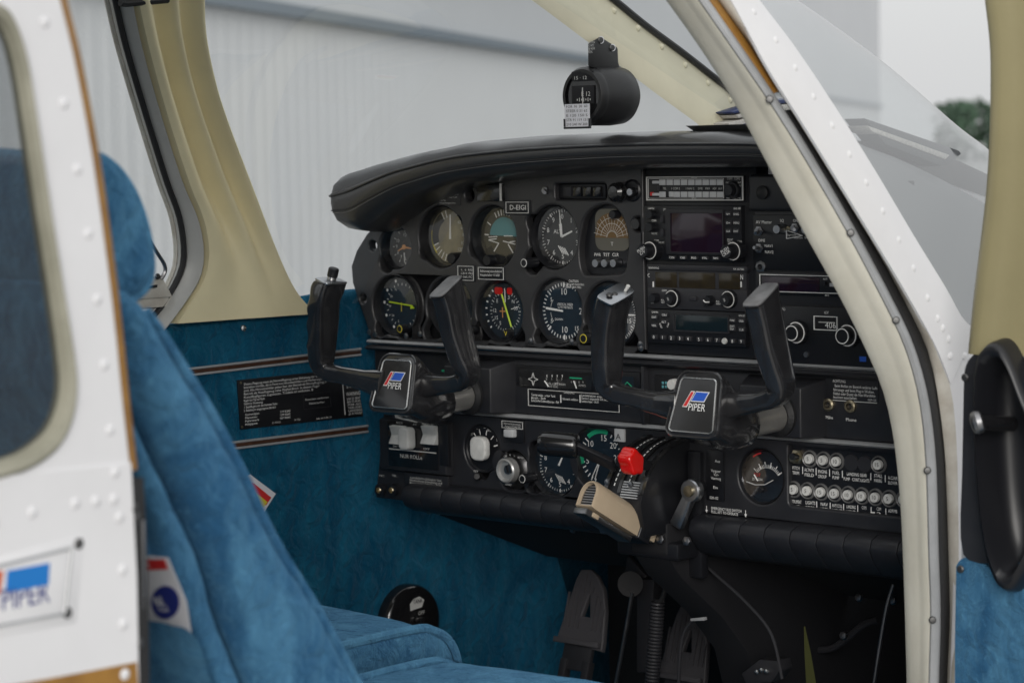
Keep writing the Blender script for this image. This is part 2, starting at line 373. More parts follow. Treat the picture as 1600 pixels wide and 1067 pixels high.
wallstrip(.0, ZR, 2, Dend, .33, .009, 0).build('ribbed_wall', K['hang'], hang, smooth=False)
b0 = H0+hd*2; b1 = H0+hd*Dend
MB().prism([b0+V((0, 0, ZR))-hn*.14, b0+V((0, 0, ZR+.11))-hn*.14, b0+V((0, 0, ZR+.11))+hn*.1, b0+V((0, 0, ZR))+hn*.1], b1-b0).build('door_rail', K['rail'], hang)
MB().prism([b0+V((0, 0, ZR+.11)), b0+V((0, 0, 8.2)), b0+V((0, 0, 8.2))+hn*.3, b0+V((0, 0, ZR+.11))+hn*.3], b1-b0).build('upper_wall', K['hang2'], hang)
MB().prism([b0+hn*.05+V((0, 0, .01)), b0+V((0, 0, 8.1))+hn*.05, b0+V((0, 0, 8.1))+hn*25, b0+V((0, 0, .01))+hn*25], b1-b0-hd*.05).build('hall', K['hang2'], hang)
# --- far wood right of the hangar
K['leaf'] = mat('dark_green_foliage', (.030, .060, .035), .8, var=.5, vs=.3)
tr = MB(); c0 = CAM+ray(1500, 200)*150
for i in range(6500):
    a = random.uniform(-.2, 40); h = 3.1+.9*sin(a*.35)+.5*sin(a*1.1+1); z = random.uniform(0, 1)**.7*h; d = random.uniform(0, 9)
    p = V((c0.x, c0.y, 0))+V((cos(yaw), sin(yaw), 0))*a+V((-sin(yaw), cos(yaw), 0))*d+V((0, 0, z+.1)); s = random.uniform(.18, .38)
    e = V((random.gauss(0, 1), random.gauss(0, 1), random.gauss(0, 1))).normalized(); f = e.orthogonal().normalized()
    tr.add([p-e*s, p+f*s*.6, p+e*s, p-f*s*.6], [(0, 1, 2, 3)])
for a in range(1, 60, 4):
    p = V((c0.x, c0.y, 0))+V((cos(yaw), sin(yaw), 0))*a+V((-sin(yaw), cos(yaw), 0))*4; tr.cyl(p, p+V((0, 0, 2)), .15, .08, 6)
tag(tr.build('far_wood', K['leaf'], smooth=False), 'dark green wood on the horizon right of the hangar', kind='stuff')
# ================================================================== AIRFRAME
air = root('aircraft_fuselage', 'white riveted light aircraft fuselage with gold stripe and open cabin', 'aircraft', (-.09, -.6, .62))
def fR(z): return .46-.38*max(0, z-1.42)**1.5
def SR(px, py, off=0):
    X = .46
    for _ in range(7): p = PX(px, py, X-off); X = fR(p.z)
    return PX(px, py, X-off)
def curve(pts, off, n=54, fn=SR): return resample(bez([fn(a, b, off) for a, b in pts], 6), n)
E0 = [(985, -75), (1040, 0), (1090, 70), (1140, 148), (1200, 258), (1260, 370), (1310, 460), (1350, 540), (1380, 612), (1397, 690), (1407, 790), (1412, 900), (1415, 1000), (1417, 1110), (1418, 1480)]
E1 = [(1038, -75), (1090, 0), (1145, 79), (1197, 154), (1250, 238), (1323, 364), (1393, 498), (1419, 560), (1437, 634), (1446, 727), (1450, 865), (1453, 964), (1450, 1110), (1450, 1480)]
E2 = [(1056, -75), (1108, 0), (1163, 79), (1214, 154), (1267, 238), (1340, 364), (1410, 498), (1435, 560), (1453, 634), (1463, 727), (1467, 865), (1470, 964), (1467, 1110), (1470, 1480)]
E3 = [(1071, -75), (1123, 0), (1180, 79), (1229, 147), (1280, 231), (1352, 355), (1424, 490), (1453, 556), (1468, 634), (1478, 727), (1483, 865), (1485, 975), (1480, 1110), (1480, 1480)]
E4 = [(1090, -75), (1140, 0), (1197, 105), (1260, 205), (1334, 325), (1407, 445), (1460, 540), (1484, 600), (1494, 680), (1497, 780), (1498, 880), (1496, 980), (1490, 1110), (1490, 1480)]
E5 = [(1132, -75), (1184, 0), (1239, 72), (1302, 166), (1365, 266), (1428, 372), (1476, 450), (1502, 497), (1519, 512)]
c0_, c1_, c2_, c3_, c4_ = curve(E0, .055), curve(E1, .014), curve(E2, .010), curve(E3, .012), curve(E4, 0)
out = V((.55, -.83, .05))
rings = []
for i in range(54):
    a, b = c0_[i], c1_[i]; w_ = (b-a).length
    rings.append([a, a.lerp(b, .06)+out*w_*.06, a.lerp(b, .22)+out*w_*.09, a.lerp(b, .55)+out*w_*.075, a.lerp(b, .62)+out*w_*.06, a.lerp(b, .70)+out*w_*.085, a.lerp(b, .90)+out*w_*.07, b+out*w_*.03, b+V((-.02, .03, 0)), a+V((-.004, .05, 0)), a+V((0, .02, 0))])
frm = MB().loft(rings).build('door_frame_trim', K['creamdirty'], air)
rings = [[c1_[i], c1_[i].lerp(c2_[i], .15)+out*.004, c1_[i].lerp(c2_[i], .5)+out*.0062, c1_[i].lerp(c2_[i], .85)+out*.004, c2_[i], c2_[i]+V((-.012, .012, 0)), c1_[i]+V((-.012, .012, 0))] for i in range(54)]
alu = MB().loft(rings).build('aluminium_strip', K['greytrim'], frm)
def band(A, B, bul, dep, i0, i1, nm, m, par, k=(.2, .5, .8)):
    rg = []
    for i in range(i0, i1):
        a, b = A[i], B[i]; rg.append([a]+[a.lerp(b, t)+out*bul*(1-abs(2*t-1)**2) for t in k]+[b, b+V((-dep, dep, 0)), a+V((-dep, dep, 0))])
    return MB().loft(rg).build(nm, m, par)
gi = min(range(54), key=lambda i: (c2_[i]-SR(1210, 148, .01)).length)
q2 = [p-out*.004 for p in c2_]; q3 = [p-out*.004 for p in c3_]
band(q2, q3, .005, .012, 0, gi+1, 'gold_edge', K['gold'], frm)
band([p-out*.006 for p in c2_], [p-out*.005 for p in c3_], .004, .012, gi+1, 54, 'rubber_seal', K['rubber'], frm)
band(c3_, c4_, .002, .010, 0, 54, 'inner_flange', K['offwhite'], frm)
# screw used on the aluminium strip and elsewhere
scr0 = MB().lathe([(.0042, 0), (.0042, .0008), (.003, .002), (.0001, .0022)], (0, 0, 0), (0, 0, 1), 12).build('screw', K['darkscrew'], frm)
slot_rot = V((.6, -.8, .05)).to_track_quat('Z', 'Y').to_euler()
pts = [(1203, 156), (1329, 364), (1400, 500), (1449, 734), (1457, 967)]
for i, (a, b) in enumerate(pts):
    p = SR(a, b, .012)+out*.006
    if i == 0: scr0.location = p-wl(frm); scr0.rotation_euler = slot_rot
    else: copyat(scr0, p, frm, slot_rot)
# riveted white post
c4p = curve(E4[:8], 0, 40); c5_ = curve(E5, 0, 40)
rings = []
for i in range(40):
    a, b = c4p[i], c5_[i]; n_ = V((.95, -.2, .2)).normalized()
    rings.append([a-n_*.002, a+n_*.0015, a.lerp(b, .3)+n_*.004, a.lerp(b, .7)+n_*.004, b+n_*.0018, b-n_*.002, a.lerp(b, .5)-n_*.004])
post = MB().loft(rings).build('windshield_post', K['white'], air)
riv0 = MB().lathe([(.0048, -.001), (.0048, .0003), (.0041, .0017), (.0022, .0027), (.0001, .0030)], (0, 0, 0), (0, 0, 1), 14).build('rivet', K['white'], post)
rot = V((.95, -.25, .2)).to_track_quat('Z', 'Y').to_euler()
RV = [(1174, 21), (1208, 65), (1238, 108), (1267, 153), (1296, 198), (1323, 243), (1349, 287), (1375, 331), (1400, 376), (1423, 420), (1445, 466), (1461, 498), (1469, 513), (1478, 530), (1481, 556), (1503, 556)]
for i, (a, b) in enumerate(RV):
    p = SR(a, b, 0)+V((.95, -.2, .2)).normalized()*.0035
    if i == 0: riv0.location = p-wl(post); riv0.rotation_euler = rot
    else: copyat(riv0, p, post, rot)
# skin below the post, front of the door
low = [SR(a, b, .001) for a, b in [(1462, 540), (1519, 512), (1560, 530), (1580, 1110), (1590, 1480), (1490, 1480), (1490, 1110), (1497, 880), (1494, 680), (1484, 600)]]
MB().prism(low, V((-.006, 0, 0))).build('front_skin', K['white'], air, .001)
# windshield, right half: bulges above its post and falls away to the centre strip
SIL = [(1120, -85), (1180, -42), (1245, 0), (1310, 45), (1385, 101), (1440, 148), (1500, 200), (1545, 234), (1600, 285)]
sil = resample(bez([PX(a, b, .16) for a, b in SIL], 5), 40)
cp = resample(bez([V((-.09, -.42, 1.895)), V((-.09, -.204, 1.825)), V((-.09, .177, 1.677)), V((-.09, .45, 1.56))], 6), 40)
rings = []
for i in range(40):
    A, Q, B = c5_[i]-V((.003, -.002, .002)), sil[i], cp[i]+V((0, .0, .012)); rv = (Q-CAM).normalized()
    k1 = Q-rv*.13+V((0, 0, -.004)); k2 = Q+rv*.10
    row = []
    for j in range(9): t = j/8; row.append(A*(1-t)**2+k1*2*t*(1-t)+Q*t*t)
    for j in range(1, 9): t = j/8; row.append(Q*(1-t)**2+k2*2*t*(1-t)+B*t*t)
    rings.append(row)
wsr = MB().loft(rings, (0, 0), closed=False).build('windshield_pane', K['wglassr'], air, ang=80)
# windshield, left half
lp = resample(bez([PX(x-14, y, -.66) for x, y in ((285, -90), (296, -20), (306, 60), (326, 150), (366, 260), (410, 370), (445, 445), (480, 500))], 4), 20)
cq = resample(cp, 20); rings = []
for i in range(20):
    A, B = cq[i], lp[i]; k_ = A.lerp(B, .62)+V((-.03, .06, .035)); rings.append([A*(1-t)**2+k_*2*t*(1-t)+B*t*t for t in [j/10 for j in range(11)]])
MB().loft(rings, (0, 0), closed=False).build('windshield_pane', K['wglass'], air, ang=80)
# centre strip, cream inside, with its row of rivets
CL = [(760, -48), (830, 0), (900, 52), (960, 97), (1030, 150), (1085, 190), (1112, 212)]
CR = [(880, -48), (948, 0), (1000, 42), (1060, 86), (1110, 125), (1150, 156), (1190, 190)]
a_ = resample(bez([PX(x, y, -.085) for x, y in CL], 5), 24); b_ = resample(bez([PX(x, y, -.100) for x, y in CR], 5), 24)
rings = []
for i in range(24):
    a, b = a_[i], b_[i]; n_ = V((.5, -.75, -.1)); w_ = (b-a).length
    rings.append([a+V((0, .012, 0)), a+n_*.001, a.lerp(b, .12)+n_*.006, a.lerp(b, .4)+n_*.007, a.lerp(b, .62)+n_*.004, a.lerp(b, .74)+n_*.001, a.lerp(b, .97)+n_*.0, b+V((0, .012, .0)), a.lerp(b, .5)+V((0, .02, .0))])
cst = MB().loft(rings).build('centre_strip', K['cream'], air)
rivc = riv0.data.copy(); rivc.materials[0] = K['cream']
MB().tube([b+V((.004, .004, .003)) for b in b_], .0042, 8).build('dark_bead', K['rubber'], cst)
for i, (x, y) in enumerate([(948, 17), (986, 44), (1023, 73), (1060, 102), (1096, 130), (1131, 157)]):
    p = PX(x, y, -.097)+V((0, .012, 0)); c = copyat(riv0, p, cst, V((.5, -.8, 0)).to_track_quat('Z', 'Y').to_euler()); c.name = 'rivet'
    c.data = rivc
# roof, floor, firewall, cowling, belly
def roofz(X): return 1.97-.22*(X+.09)**2-.5*max(0, abs(X+.09)-.36)**1.6
def roofp(i, j, dz=0):
    X = -.58+.98*i; Y = -2.1+1.65*j; return V((X, Y, roofz(X)+dz))
q = MB().grid(lambda a, b: roofp(a, b), 16, 6); q.grid(lambda a, b: roofp(a, b, .02), 16, 6); q.build('cabin_roof', K['head'], air)
MB().box(-.66, .46, -2.1, .62, .66, .70).build('cabin_floor', K['carpet'], air)
MB().box(-.63, .45, .56, .58, .70, 1.38).build('firewall', K['firewall'], air)
MB().box(-.63, .45, -2.1, -2.06, .70, 1.9).build('rear_bulkhead', K['head'], air)
cow = MB().loft([[V((-.09+.54*s*cos(t), Y, 1.02+h*sin(t)*(1 if sin(t) > 0 else .8))) for t in [2*pi*k/28 for k in range(28)]] for Y, s, h in ((.6, 1, .50), (1.0, .92, .46), (1.35, .74, .38), (1.55, .5, .28))])
cow.build('engine_cowling', K['white'], air)
# ---- rear right skin with its window, in the plane of the fuselage side
XS = .50
def yz(pts): return [((PX(a, b, XS).y), PX(a, b, XS).z) for a, b in pts]
edge = [(86, -40), (95, 0), (109, 55), (122, 115), (145, 240), (165, 380), (180, 500), (192, 620), (201, 700), (206, 750), (211, 860), (214, 950), (216, 1110)]
e3 = resample(bez([PX(a, b, XS) for a, b in edge], 5), 40)
outer = [(p.y, p.z) for p in e3]; y0 = -2.1
outer = outer+[(outer[-1][0], .64), (y0, .64), (y0, outer[0][1]+.01)]
wn = [(-14, 4), (8, 14), (24, 40), (40, 92), (56, 190), (76, 320), (96, 445), (114, 555), (118, 612), (109, 662), (88, 700), (52, 728), (10, 744), (-60, 762)]
hole = bez2(yz(wn), 5); zt, zb_ = hole[0][1], hole[-1][1]
hole = hole+[(-1.80, zb_-.005), (-1.86, zb_+.05), (-1.84, zt-.06), (-1.78, zt)]
skin = plate('side_skin', outer, [hole], (XS, 0, 0), (0, 1, 0), (0, 0, 1), .006, .0015, K['white'], air)
flush(); skin = bpy.data.objects['side_skin']
hp = [V((XS, a, b)) for a, b in hole]
hi_ = [V((XS, a, b)) for a, b in bez2(yz([(-40, 22), (-6, 30), (14, 52), (30, 106), (46, 205), (65, 332), (84, 454), (98, 555), (101, 606), (93, 646), (75, 678), (44, 703), (8, 718), (-60, 735)]), 5)]
hi_ += [V((XS, -1.80+.03, zb_+.02)), V((XS, -1.83, zb_+.06)), V((XS, -1.81, zt-.07)), V((XS, -1.76, zt-.03))]
n_ = len(hp); nx = V((1, 0, 0))
rings = [[a-nx*.010, a+nx*.002, a.lerp(b, .3)+nx*.005, a.lerp(b, .75)+nx*.003, b-nx*.002, b-nx*.012] for a, b in zip(hp, hi_)]
wsl = MB().loft(rings, wrap=True).build('window_seal', K['seal'], air)
MB().add([p-nx*.006 for p in hi_], [tuple(range(n_))]).build('rear_window', K['rglass'], air, smooth=False)
rn = V((1, 0, 0)).to_track_quat('Z', 'Y').to_euler()
RL = [(70, 35), (100, 162), (121, 265), (138, 365), (152, 468), (163, 570), (172, 672), (180, 738), (118, 786), (150, 783), (178, 780), (187, 808), (51, 800), (192, 890), (193, 975), (195, 1053), (-10, 815)]
for x, y in RL:
    c = copyat(riv0, PX(x, y, XS+(.002 if y > 735 else 0)), skin, rn); c.name = 'rivet'
# lower overlapping sheet, gold stripe, edge strips
lo = yz([(-120, 765), (0, 743), (100, 733), (186, 724), (203, 722)]); lo2 = yz([(212, 900), (216, 1110), (-120, 1110)])
lows = plate('lower_skin', lo+lo2, [], (XS+.0018, 0, 0), (0, 1, 0), (0, 0, 1), .003, .0006, K['white'], air)
flush()
go = yz([(-120, 1098), (0, 1072), (100, 1054), (211, 1033), (216, 1120), (-120, 1120)])
MB().prism([V((XS+.0021, a, b)) for a, b in go], V((-.0012, 0, 0))).build('gold_stripe', K['gold'], air, smooth=False)
gs = resample(e3, 80); k0 = min(range(80), key=lambda i: (gs[i]-PX(206, 750, XS)).length)
def edgestrip(i0, i1, w0, nm, m, x0=-.0015):
    rg = [[gs[i]+V((x0, .0005, 0)), gs[i]+V((x0-.0005, w0*.6, 0)), gs[i]+V((x0-.003, w0, 0)), gs[i]+V((x0-.03, w0*.95, 0)), gs[i]+V((x0-.03, .0005, 0))] for i in range(i0, i1)]
    return MB().loft(rg).build(nm, m, air)
edgestrip(0, k0, .0095, 'gold_edge', K['gold']); es = edgestrip(k0, 80, .0145, 'black_edge', K['rubber'])
for x, y in ((213, 794), (217, 808), (221, 1005)):
    c = copyat(scr0, PX(x, y, XS+.001), es, V((.8, .5, 0)).to_track_quat('Z', 'Y').to_euler()); c.name = 'screw'
MB().tube([PX(222, y, XS-.004) for y in (812, 850, 900, 950)], .0022, 8).build('striker_rod', K['steel'], es)
# maker's plate
lp_ = [PX(x, y, XS+.0025) for x, y in ((-60, 884), (131, 836), (119, 972), (-60, 1004))]
lgp = MB().prism(lp_, V((-.002, 0, 0))).build('maker_plate', K['white'], air, .0008)
ins = [PX(x, y, XS+.0035) for x, y in ((-60, 898), (112, 855), (101, 958), (-60, 988))]
q = MB()
for a, b in zip(ins, ins[1:]+ins[:1]): q.tube([a, b], .0011, 6)
q.build('plate_border', K['greytrim'], lgp)
def quadX(nm, pts, m, par, X): return MB().prism([PX(a, b, X) for a, b in pts], V((-.0006, 0, 0))).build(nm, K[m], par, smooth=False)
quadX('logo_mark', [(12, 891), (78, 879), (76, 913), (9, 926)], 'blued', lgp, XS+.0032)
quadX('logo_mark', [(-30, 898), (6, 891), (0, 927), (-40, 936)], 'rust', lgp, XS+.0032)
p0, p1 = PX(2, 957, XS+.0032), PX(76, 943, XS+.0032)
text('PIPER', p0+V((0, 0, .0015)), .0205, lgp, 'navyp', (p1-p0).normalized(), (0, 0, 1), width=(p1-p0).length)
for x, y in ((124, 849), (106, 957)):
    c = copyat(scr0, PX(x, y, XS+.003), lgp, rn); c.name = 'screw'
# ---- left cabin side
XL = -.62
def yzl(pts, X=XL): return [(PX(a, b, X).y, PX(a, b, X).z) for a, b in pts]
top = [PX(a, b, XL) for a, b in ((-160, 545), (100, 522), (200, 513), (270, 507), (380, 497), (455, 488), (474, 480), (484, 463), (520, 456), (565, 452), (600, 452))]
prof = top+[V((XL, .27, top[-1].z)), V((XL, .56, .70)), V((XL, -2.05, .70)), V((XL, -2.05, top[0].z))]
wallc = plate('left_carpet_wall', [(p.y, p.z) for p in prof], [], (XL, 0, 0), (0, 1, 0), (0, 0, 1), .03, .012, K['carpet'], air, 4); flush(); wallc = bpy.data.objects['left_carpet_wall']
MB().box(-.68, -.655, -2.1, .6, .62, 1.36).build('left_skin', K['white'], air)
MB().box(-.650, -.6215, .20, .60, .70, 1.42).build('shaded_footwell_side', K['shadecarpet'], air)  # forward footwell wall, its shade painted in with the darker carpet
MB().box(-.67, -.645, -2.1, -1.12, 1.36, 1.84).build('left_rear_pillar', K['head'], air)
MB().box(.450, .463, -.06, .56, .62, 1.42).build('front_skin', K['white'], air, .002)
MB().box(.40, .455, -1.30, -.24, .66, .79).build('door_sill', K['creamdirty'], air, .006)
MB().box(.425, .445, -.10, .55, .66, 1.40).build('right_carpet_wall', K['carpet'], air)
MB().loft([[V((X, -1.35, z)), V((X, -2.1, z)), V((X-.012, -2.1, z)), V((X-.012, -1.35, z))] for X, z in ((.49, .62), (.49, 1.0), (.49, 1.15))]).build('right_rear_lining', K['carpet'], air)
for nm, pa, pb in (('trim_strip', (250, 586.5), (563, 549.5)), ('trim_strip', (330, 700), (574, 669.5))):
    a, b = PX(*pa, XL+.001), PX(*pb, XL+.001)
    def bar(dz, h, pr, m, nm, par): return MB().loft([[V((XL-.002, p.y, p.z+dz-h)), V((XL+pr, p.y, p.z+dz-h)), V((XL+pr, p.y, p.z+dz+h)), V((XL-.002, p.y, p.z+dz+h))] for p in (a, b)]).build(nm, K[m], par, .0006)
    r_ = bar(0, .0026, .0022, 'wood', nm, wallc)
    bar(.0042, .0015, .004, 'greytrim', 'metal_edge', r_); bar(-.0042, .0015, .004, 'greytrim', 'metal_edge', r_)
sc_ = MB().lathe([(.0048, 0), (.0044, .003), (.002, .0045), (.0001, .0046)], PX(379, 513, XL+.0005), (1, 0, 0), 14).build('snap_button', K['chrome'], wallc)
# far A post: cream moulding with two lengthwise hollows
AL = [(190, -40), (200, 0), (218, 80), (246, 180), (280, 285), (305, 345), (314, 395), (308, 435), (288, 470), (266, 505)]
AR = [(302, -40), (303, 0), (306, 60), (326, 150), (366, 260), (410, 370), (438, 432), (456, 462), (476, 484), (480, 490)]
def XLs(z): return XL+.38*max(0, z-1.42)**1.5
def SL(px, py, off=0):
    X = XL
    for _ in range(7): p = PX(px, py, X+off); X = XLs(p.z)
    return PX(px, py, X+off)
al = resample(bez([SL(a, b, .0) for a, b in AL], 5), 36); ar = resample(bez([SL(a, b, .0) for a, b in AR], 5), 36)
def rel(u): return .010*math.exp(-((u-.10)/.12)**2)-.022*math.exp(-((u-.40)/.13)**2)+.006*math.exp(-((u-.58)/.10)**2)-.016*math.exp(-((u-.76)/.09)**2)+.010*math.exp(-((u-.95)/.07)**2)
def apost(i, j):
    f = i*35; k = min(int(f), 34); t = f-k
    a = al[k].lerp(al[k+1], t); b = ar[k].lerp(ar[k+1], t)
    fade = max(0, min(1, (.95-i)/.40)); fade = fade*fade*(3-2*fade); sh = .06*max(0, (i-.55)/.45)
    e = .012 if 0 < j < 1 else 0
    return a.lerp(b, j)+V((.015+rel(max(0, min(1, j-sh*(j*(1-j)*4))))*(.10+.95*fade), 0, 0))-V((e*0, 0, 0))
q = MB().grid(apost, 60, 44); q.grid(lambda i, j: apost(i, j)*0+V((XLs(apost(i, j).z)-.012, apost(i, j).y, apost(i, j).z)), 60, 4)
q.loft([[apost(i/60, 1), V((apost(i/60, 1).x-.026, apost(i/60, 1).y+.004, apost(i/60, 1).z))] for i in range(61)], (0, 0), False)
q.loft([[apost(i/60, 0), V((apost(i/60, 0).x-.026, apost(i/60, 0).y-.002, apost(i/60, 0).z))] for i in range(61)], (0, 0), False)
q.build('far_window_post', K['olive'], air, ang=60)
# window channel of the far side window: metal band, rubber, thin bright edge
M0 = [(176, -40), (187, 0), (203, 70), (232, 170), (266, 280), (287, 340), (294, 395), (287, 430), (265, 470), (250, 490), (235, 505)]
M1 = [(196, -40), (205, 0), (222, 80), (250, 180), (284, 285), (310, 345), (319, 395), (313, 435), (292, 470), (270, 500), (255, 520)]
m0 = resample(bez([SL(a, b, .004) for a, b in M0], 5), 40); m1 = resample(bez([SL(a, b, .012) for a, b in M1], 5), 40)
rg = [[a, a.lerp(b, .3)+V((.006, 0, 0)), a.lerp(b, .8)+V((.006, 0, 0)), b, b-V((.02, 0, 0)), a-V((.02, 0, 0))] for a, b in zip(m0, m1)]
chn = MB().loft(rg).build('window_channel', K['channel'], air)
MB().tube([p+V((-.004, -.004, 0)) for p in m0], .0040, 8).build('rubber_seal', K['rubber'], chn)
MB().tube([p+V((-.010, -.0125, 0)) for p in m0], .0032, 6).build('bright_edge', K['offwhite'], chn)
sil_ = [SL(a, b, -.004) for a, b in ((60, 487), (120, 481), (200, 471), (262, 466))]
MB().tube(sil_, .010, 8, sec=(.012, .008, 4), up=(0, 0, 1)).build('window_sill', K['offwhite'], air)
br = MB().prism([SL(a, b, .006) for a, b in ((206, 468), (212, 436), (252, 430), (270, 464))], V((-.006, 0, 0))).build('vent_window_latch', K['offwhite'], air, .001)
MB().tube(bez([SL(a, b, .012) for a, b in ((214, 330), (232, 372), (246, 396), (256, 412), (258, 424), (252, 436))], 4), .0026, 6).build('latch_wire', K['steel'], br)
MB().prism([SL(a, b, .009) for a, b in ((222, 452), (222, 448), (246, 445), (246, 449))], V((-.004, 0, 0))).build('latch_slot', K['rubber'], br, smooth=False)
copyat(scr0, SL(247, 432, .008), br, V((1, 0, 0)).to_track_quat('Z', 'Y').to_euler()).name = 'screw'
MB().tube([SL(188, 5, .02), SL(196, 6, .02), SL(240, 2, .02), SL(262, 0, .02)], .0045, 8).build('grab_rail', K['rubber'], air)
MB().tube(bez([PX(a, b, .44) for a, b in ((92, -12), (92, 5), (98, 22), (100, 30), (94, 26))], 4), .0022, 6).build('door_stay', K['steel'], air)
# pane of the far side window
pw = [SL(a, b, -.006) for a, b in M0[1:9]]
MB().add(pw+[SL(-240, 520, -.006), SL(-240, 0, -.006)], [tuple(range(len(pw)+2))]).build('side_window', K['wglass'], air, smooth=False)
# ================================================================== GLARESHIELD
gl = root('glareshield', 'black stitched leather glareshield pad curving over the instrument panel', 'glareshield', (-.09, 0, 1.62))
ZT = [(546, 279), (556, 270), (580, 260), (650, 241), (750, 221), (850, 212), (950, 208), (1050, 204.5), (1190, 204)]
ZB = [(546, 356), (560, 363), (580, 366), (612, 342), (650, 317), (720, 292), (800, 279), (900, 270), (1000, 264), (1190, 263)]
def xz(L, Y): return [(P(a, b, Y).x, P(a, b, Y).z) for a, b in L]
zt_, zb2 = xz(ZT, -.045), xz(ZB, -.042)
def mirror(L):
    return [(x, z) for x, z in L if x < .15]+[(.16, L[-1][1]-.001), (.20, L[-1][1]-.006), (.225, L[-1][1]-.014)]
zt_, zb2 = mirror(zt_), mirror(zb2)
def lerpz(L, x):
    if x <= L[0][0]: return L[0][1]
    for (a, b), (c, d) in zip(L, L[1:]):
        if a <= x <= c:
            t = (x-a)/(c-a); return b+(d-b)*t
    return L[-1][1]
xa, xb = zt_[0][0], zt_[-1][0]
st = [xa+(xb-xa)*(.5-.5*cos(pi*i/70)) for i in range(71)]
def smz(L, x): return sum(lerpz(L, min(max(x+d, xa), xb)) for d in (-.012, -.006, 0, .006, .012))/5
rings = []; seam1 = []; seam2 = []; dash1 = []
for i, x in enumerate(st):
    zt1, zb1 = smz(zt_, x), smz(zb2, x); h = zt1-zb1
    e = min(1, (min(i, 70-i)/5.0)); e = sqrt(max(0, 1-(1-e)**2)); h = max(h, .004); mid = (zt1+zb1)/2
    wob = .0012*sin(x*31)+.0008*sin(x*77+1)
    pr = [(.42, zt1-.075), (.25, zt1-.03), (.10, zt1-.008), (.02, zt1-.001), (-.048, zt1-.005*h), (-.068, zt1-.06*h+wob), (-.081, zt1-.18*h+wob), (-.087, zt1-.36*h), (-.0872, zt1-.48*h), (-.085, zt1-.62*h), (-.076, zt1-.80*h), (-.056, zt1-.94*h), (-.025, zb1+.001), (.0, zb1), (.03, zb1+.004), (.035, zt1-.35*h), (.42, zt1-.10)]
    rg = []
    for y, z in pr:
        z = mid+(z-mid)*(.86+.14*e) if y < .05 else z; y2 = y*(.80+.20*e) if y < 0 else y
        rg.append(V((x, y2, z)))
    rings.append(rg); seam1.append(rg[7]+V((0, -.0015, .001))); seam2.append(rg[9]+V((0, -.0008, 0))); dash1.append((rg[6].lerp(rg[7], .75), rg[9].lerp(rg[10], .2)))
MB().loft(rings).build('pad', K['leather'], gl, ang=70)
MB().tube(seam1, .0017, 8).build('piping', K['leather'], gl); MB().tube(seam2, .0009, 6).build('seam', K['rubber'], gl)
K['thread'] = mat('grey_thread', (.26, .26, .26), .7)
q = MB()
for k in (0, 1):
    L = resample([d[k] for d in dash1], 520)
    for i in range(4, 516, 2): q.tube([L[i]+V((0, -.0009, 0)), L[i].lerp(L[i+1], .8)+V((0, -.0009, 0))], .0006, 4)
tag(q.build('stitching', K['thread'], gl), kind='stuff')
# deck falling away to the right windshield base
ca = resample(bez([PX(x, y, .27) for x, y in ((1300, 196), (1345, 226), (1400, 247), (1470, 280), (1545, 322), (1600, 352))], 5), 24)
cbq = resample([p-V((.022, -.014, .010)) for p in c5_[16:]]+[SR(1560, 540, .01), SR(1620, 575, .01)], 24)
q = MB(); rg = []
for a, b in zip(ca, cbq):
    k_ = a.lerp(b, .45)+V((-.004, .0, -.004)); rg.append([a+V((-.25, .05, .004)), a+V((-.08, .02, .004))]+[a*(1-t)**2+k_*2*t*(1-t)+b*t*t for t in [j/10 for j in range(11)]])
q.loft(rg, (0, 0), False).build('deck_side', K['deck'], gl, ang=80)
# books and folder on the glareshield
bk = root('log_books', 'stack of dark blue covered books lying open at the foot of the centre strip', 'books', PX(1180, 200, -.02))
def slab(nm, pts, X, dx, m, par, bev=.001):
    a = [PX(x, y, X) for x, y in pts]; return MB().prism(a, V((dx, 0, 0))).build(nm, K[m], par, bev)
slab('pages', [(1110, 193), (1172, 178), (1240, 172), (1240, 186), (1180, 190), (1112, 201)], -.09, .03, 'pages', bk)
slab('book_cover', [(1116, 203), (1166, 184), (1240, 188), (1240, 206)], -.085, .03, 'navy', bk)
slab('book_cover', [(1117, 176), (1168, 160), (1240, 152), (1240, 158), (1172, 166), (1120, 179)], -.09, .03, 'navy', bk)
slab('pages', [(1122, 181), (1172, 167), (1240, 160), (1240, 171), (1170, 176), (1126, 186)], -.09, .03, 'pages', bk)
fo = root('folder', 'dark grey folder lying on the glareshield behind the right windshield pane', 'folder', PX(1400, 235, .22))
def fs(nm, pts, m, X=.22, d=.03): return MB().prism([PX(x, y, X) for x, y in pts], V((d, 0, 0))).build(nm, K[m], fo, .001)
fs('cover', [(1318, 186), (1466, 236), (1470, 241), (1448, 259), (1438, 260), (1350, 226)], 'clip'); fs('page_edge', [(1322, 197), (1452, 243), (1445, 250), (1330, 207)], 'pages', .2215, .03)
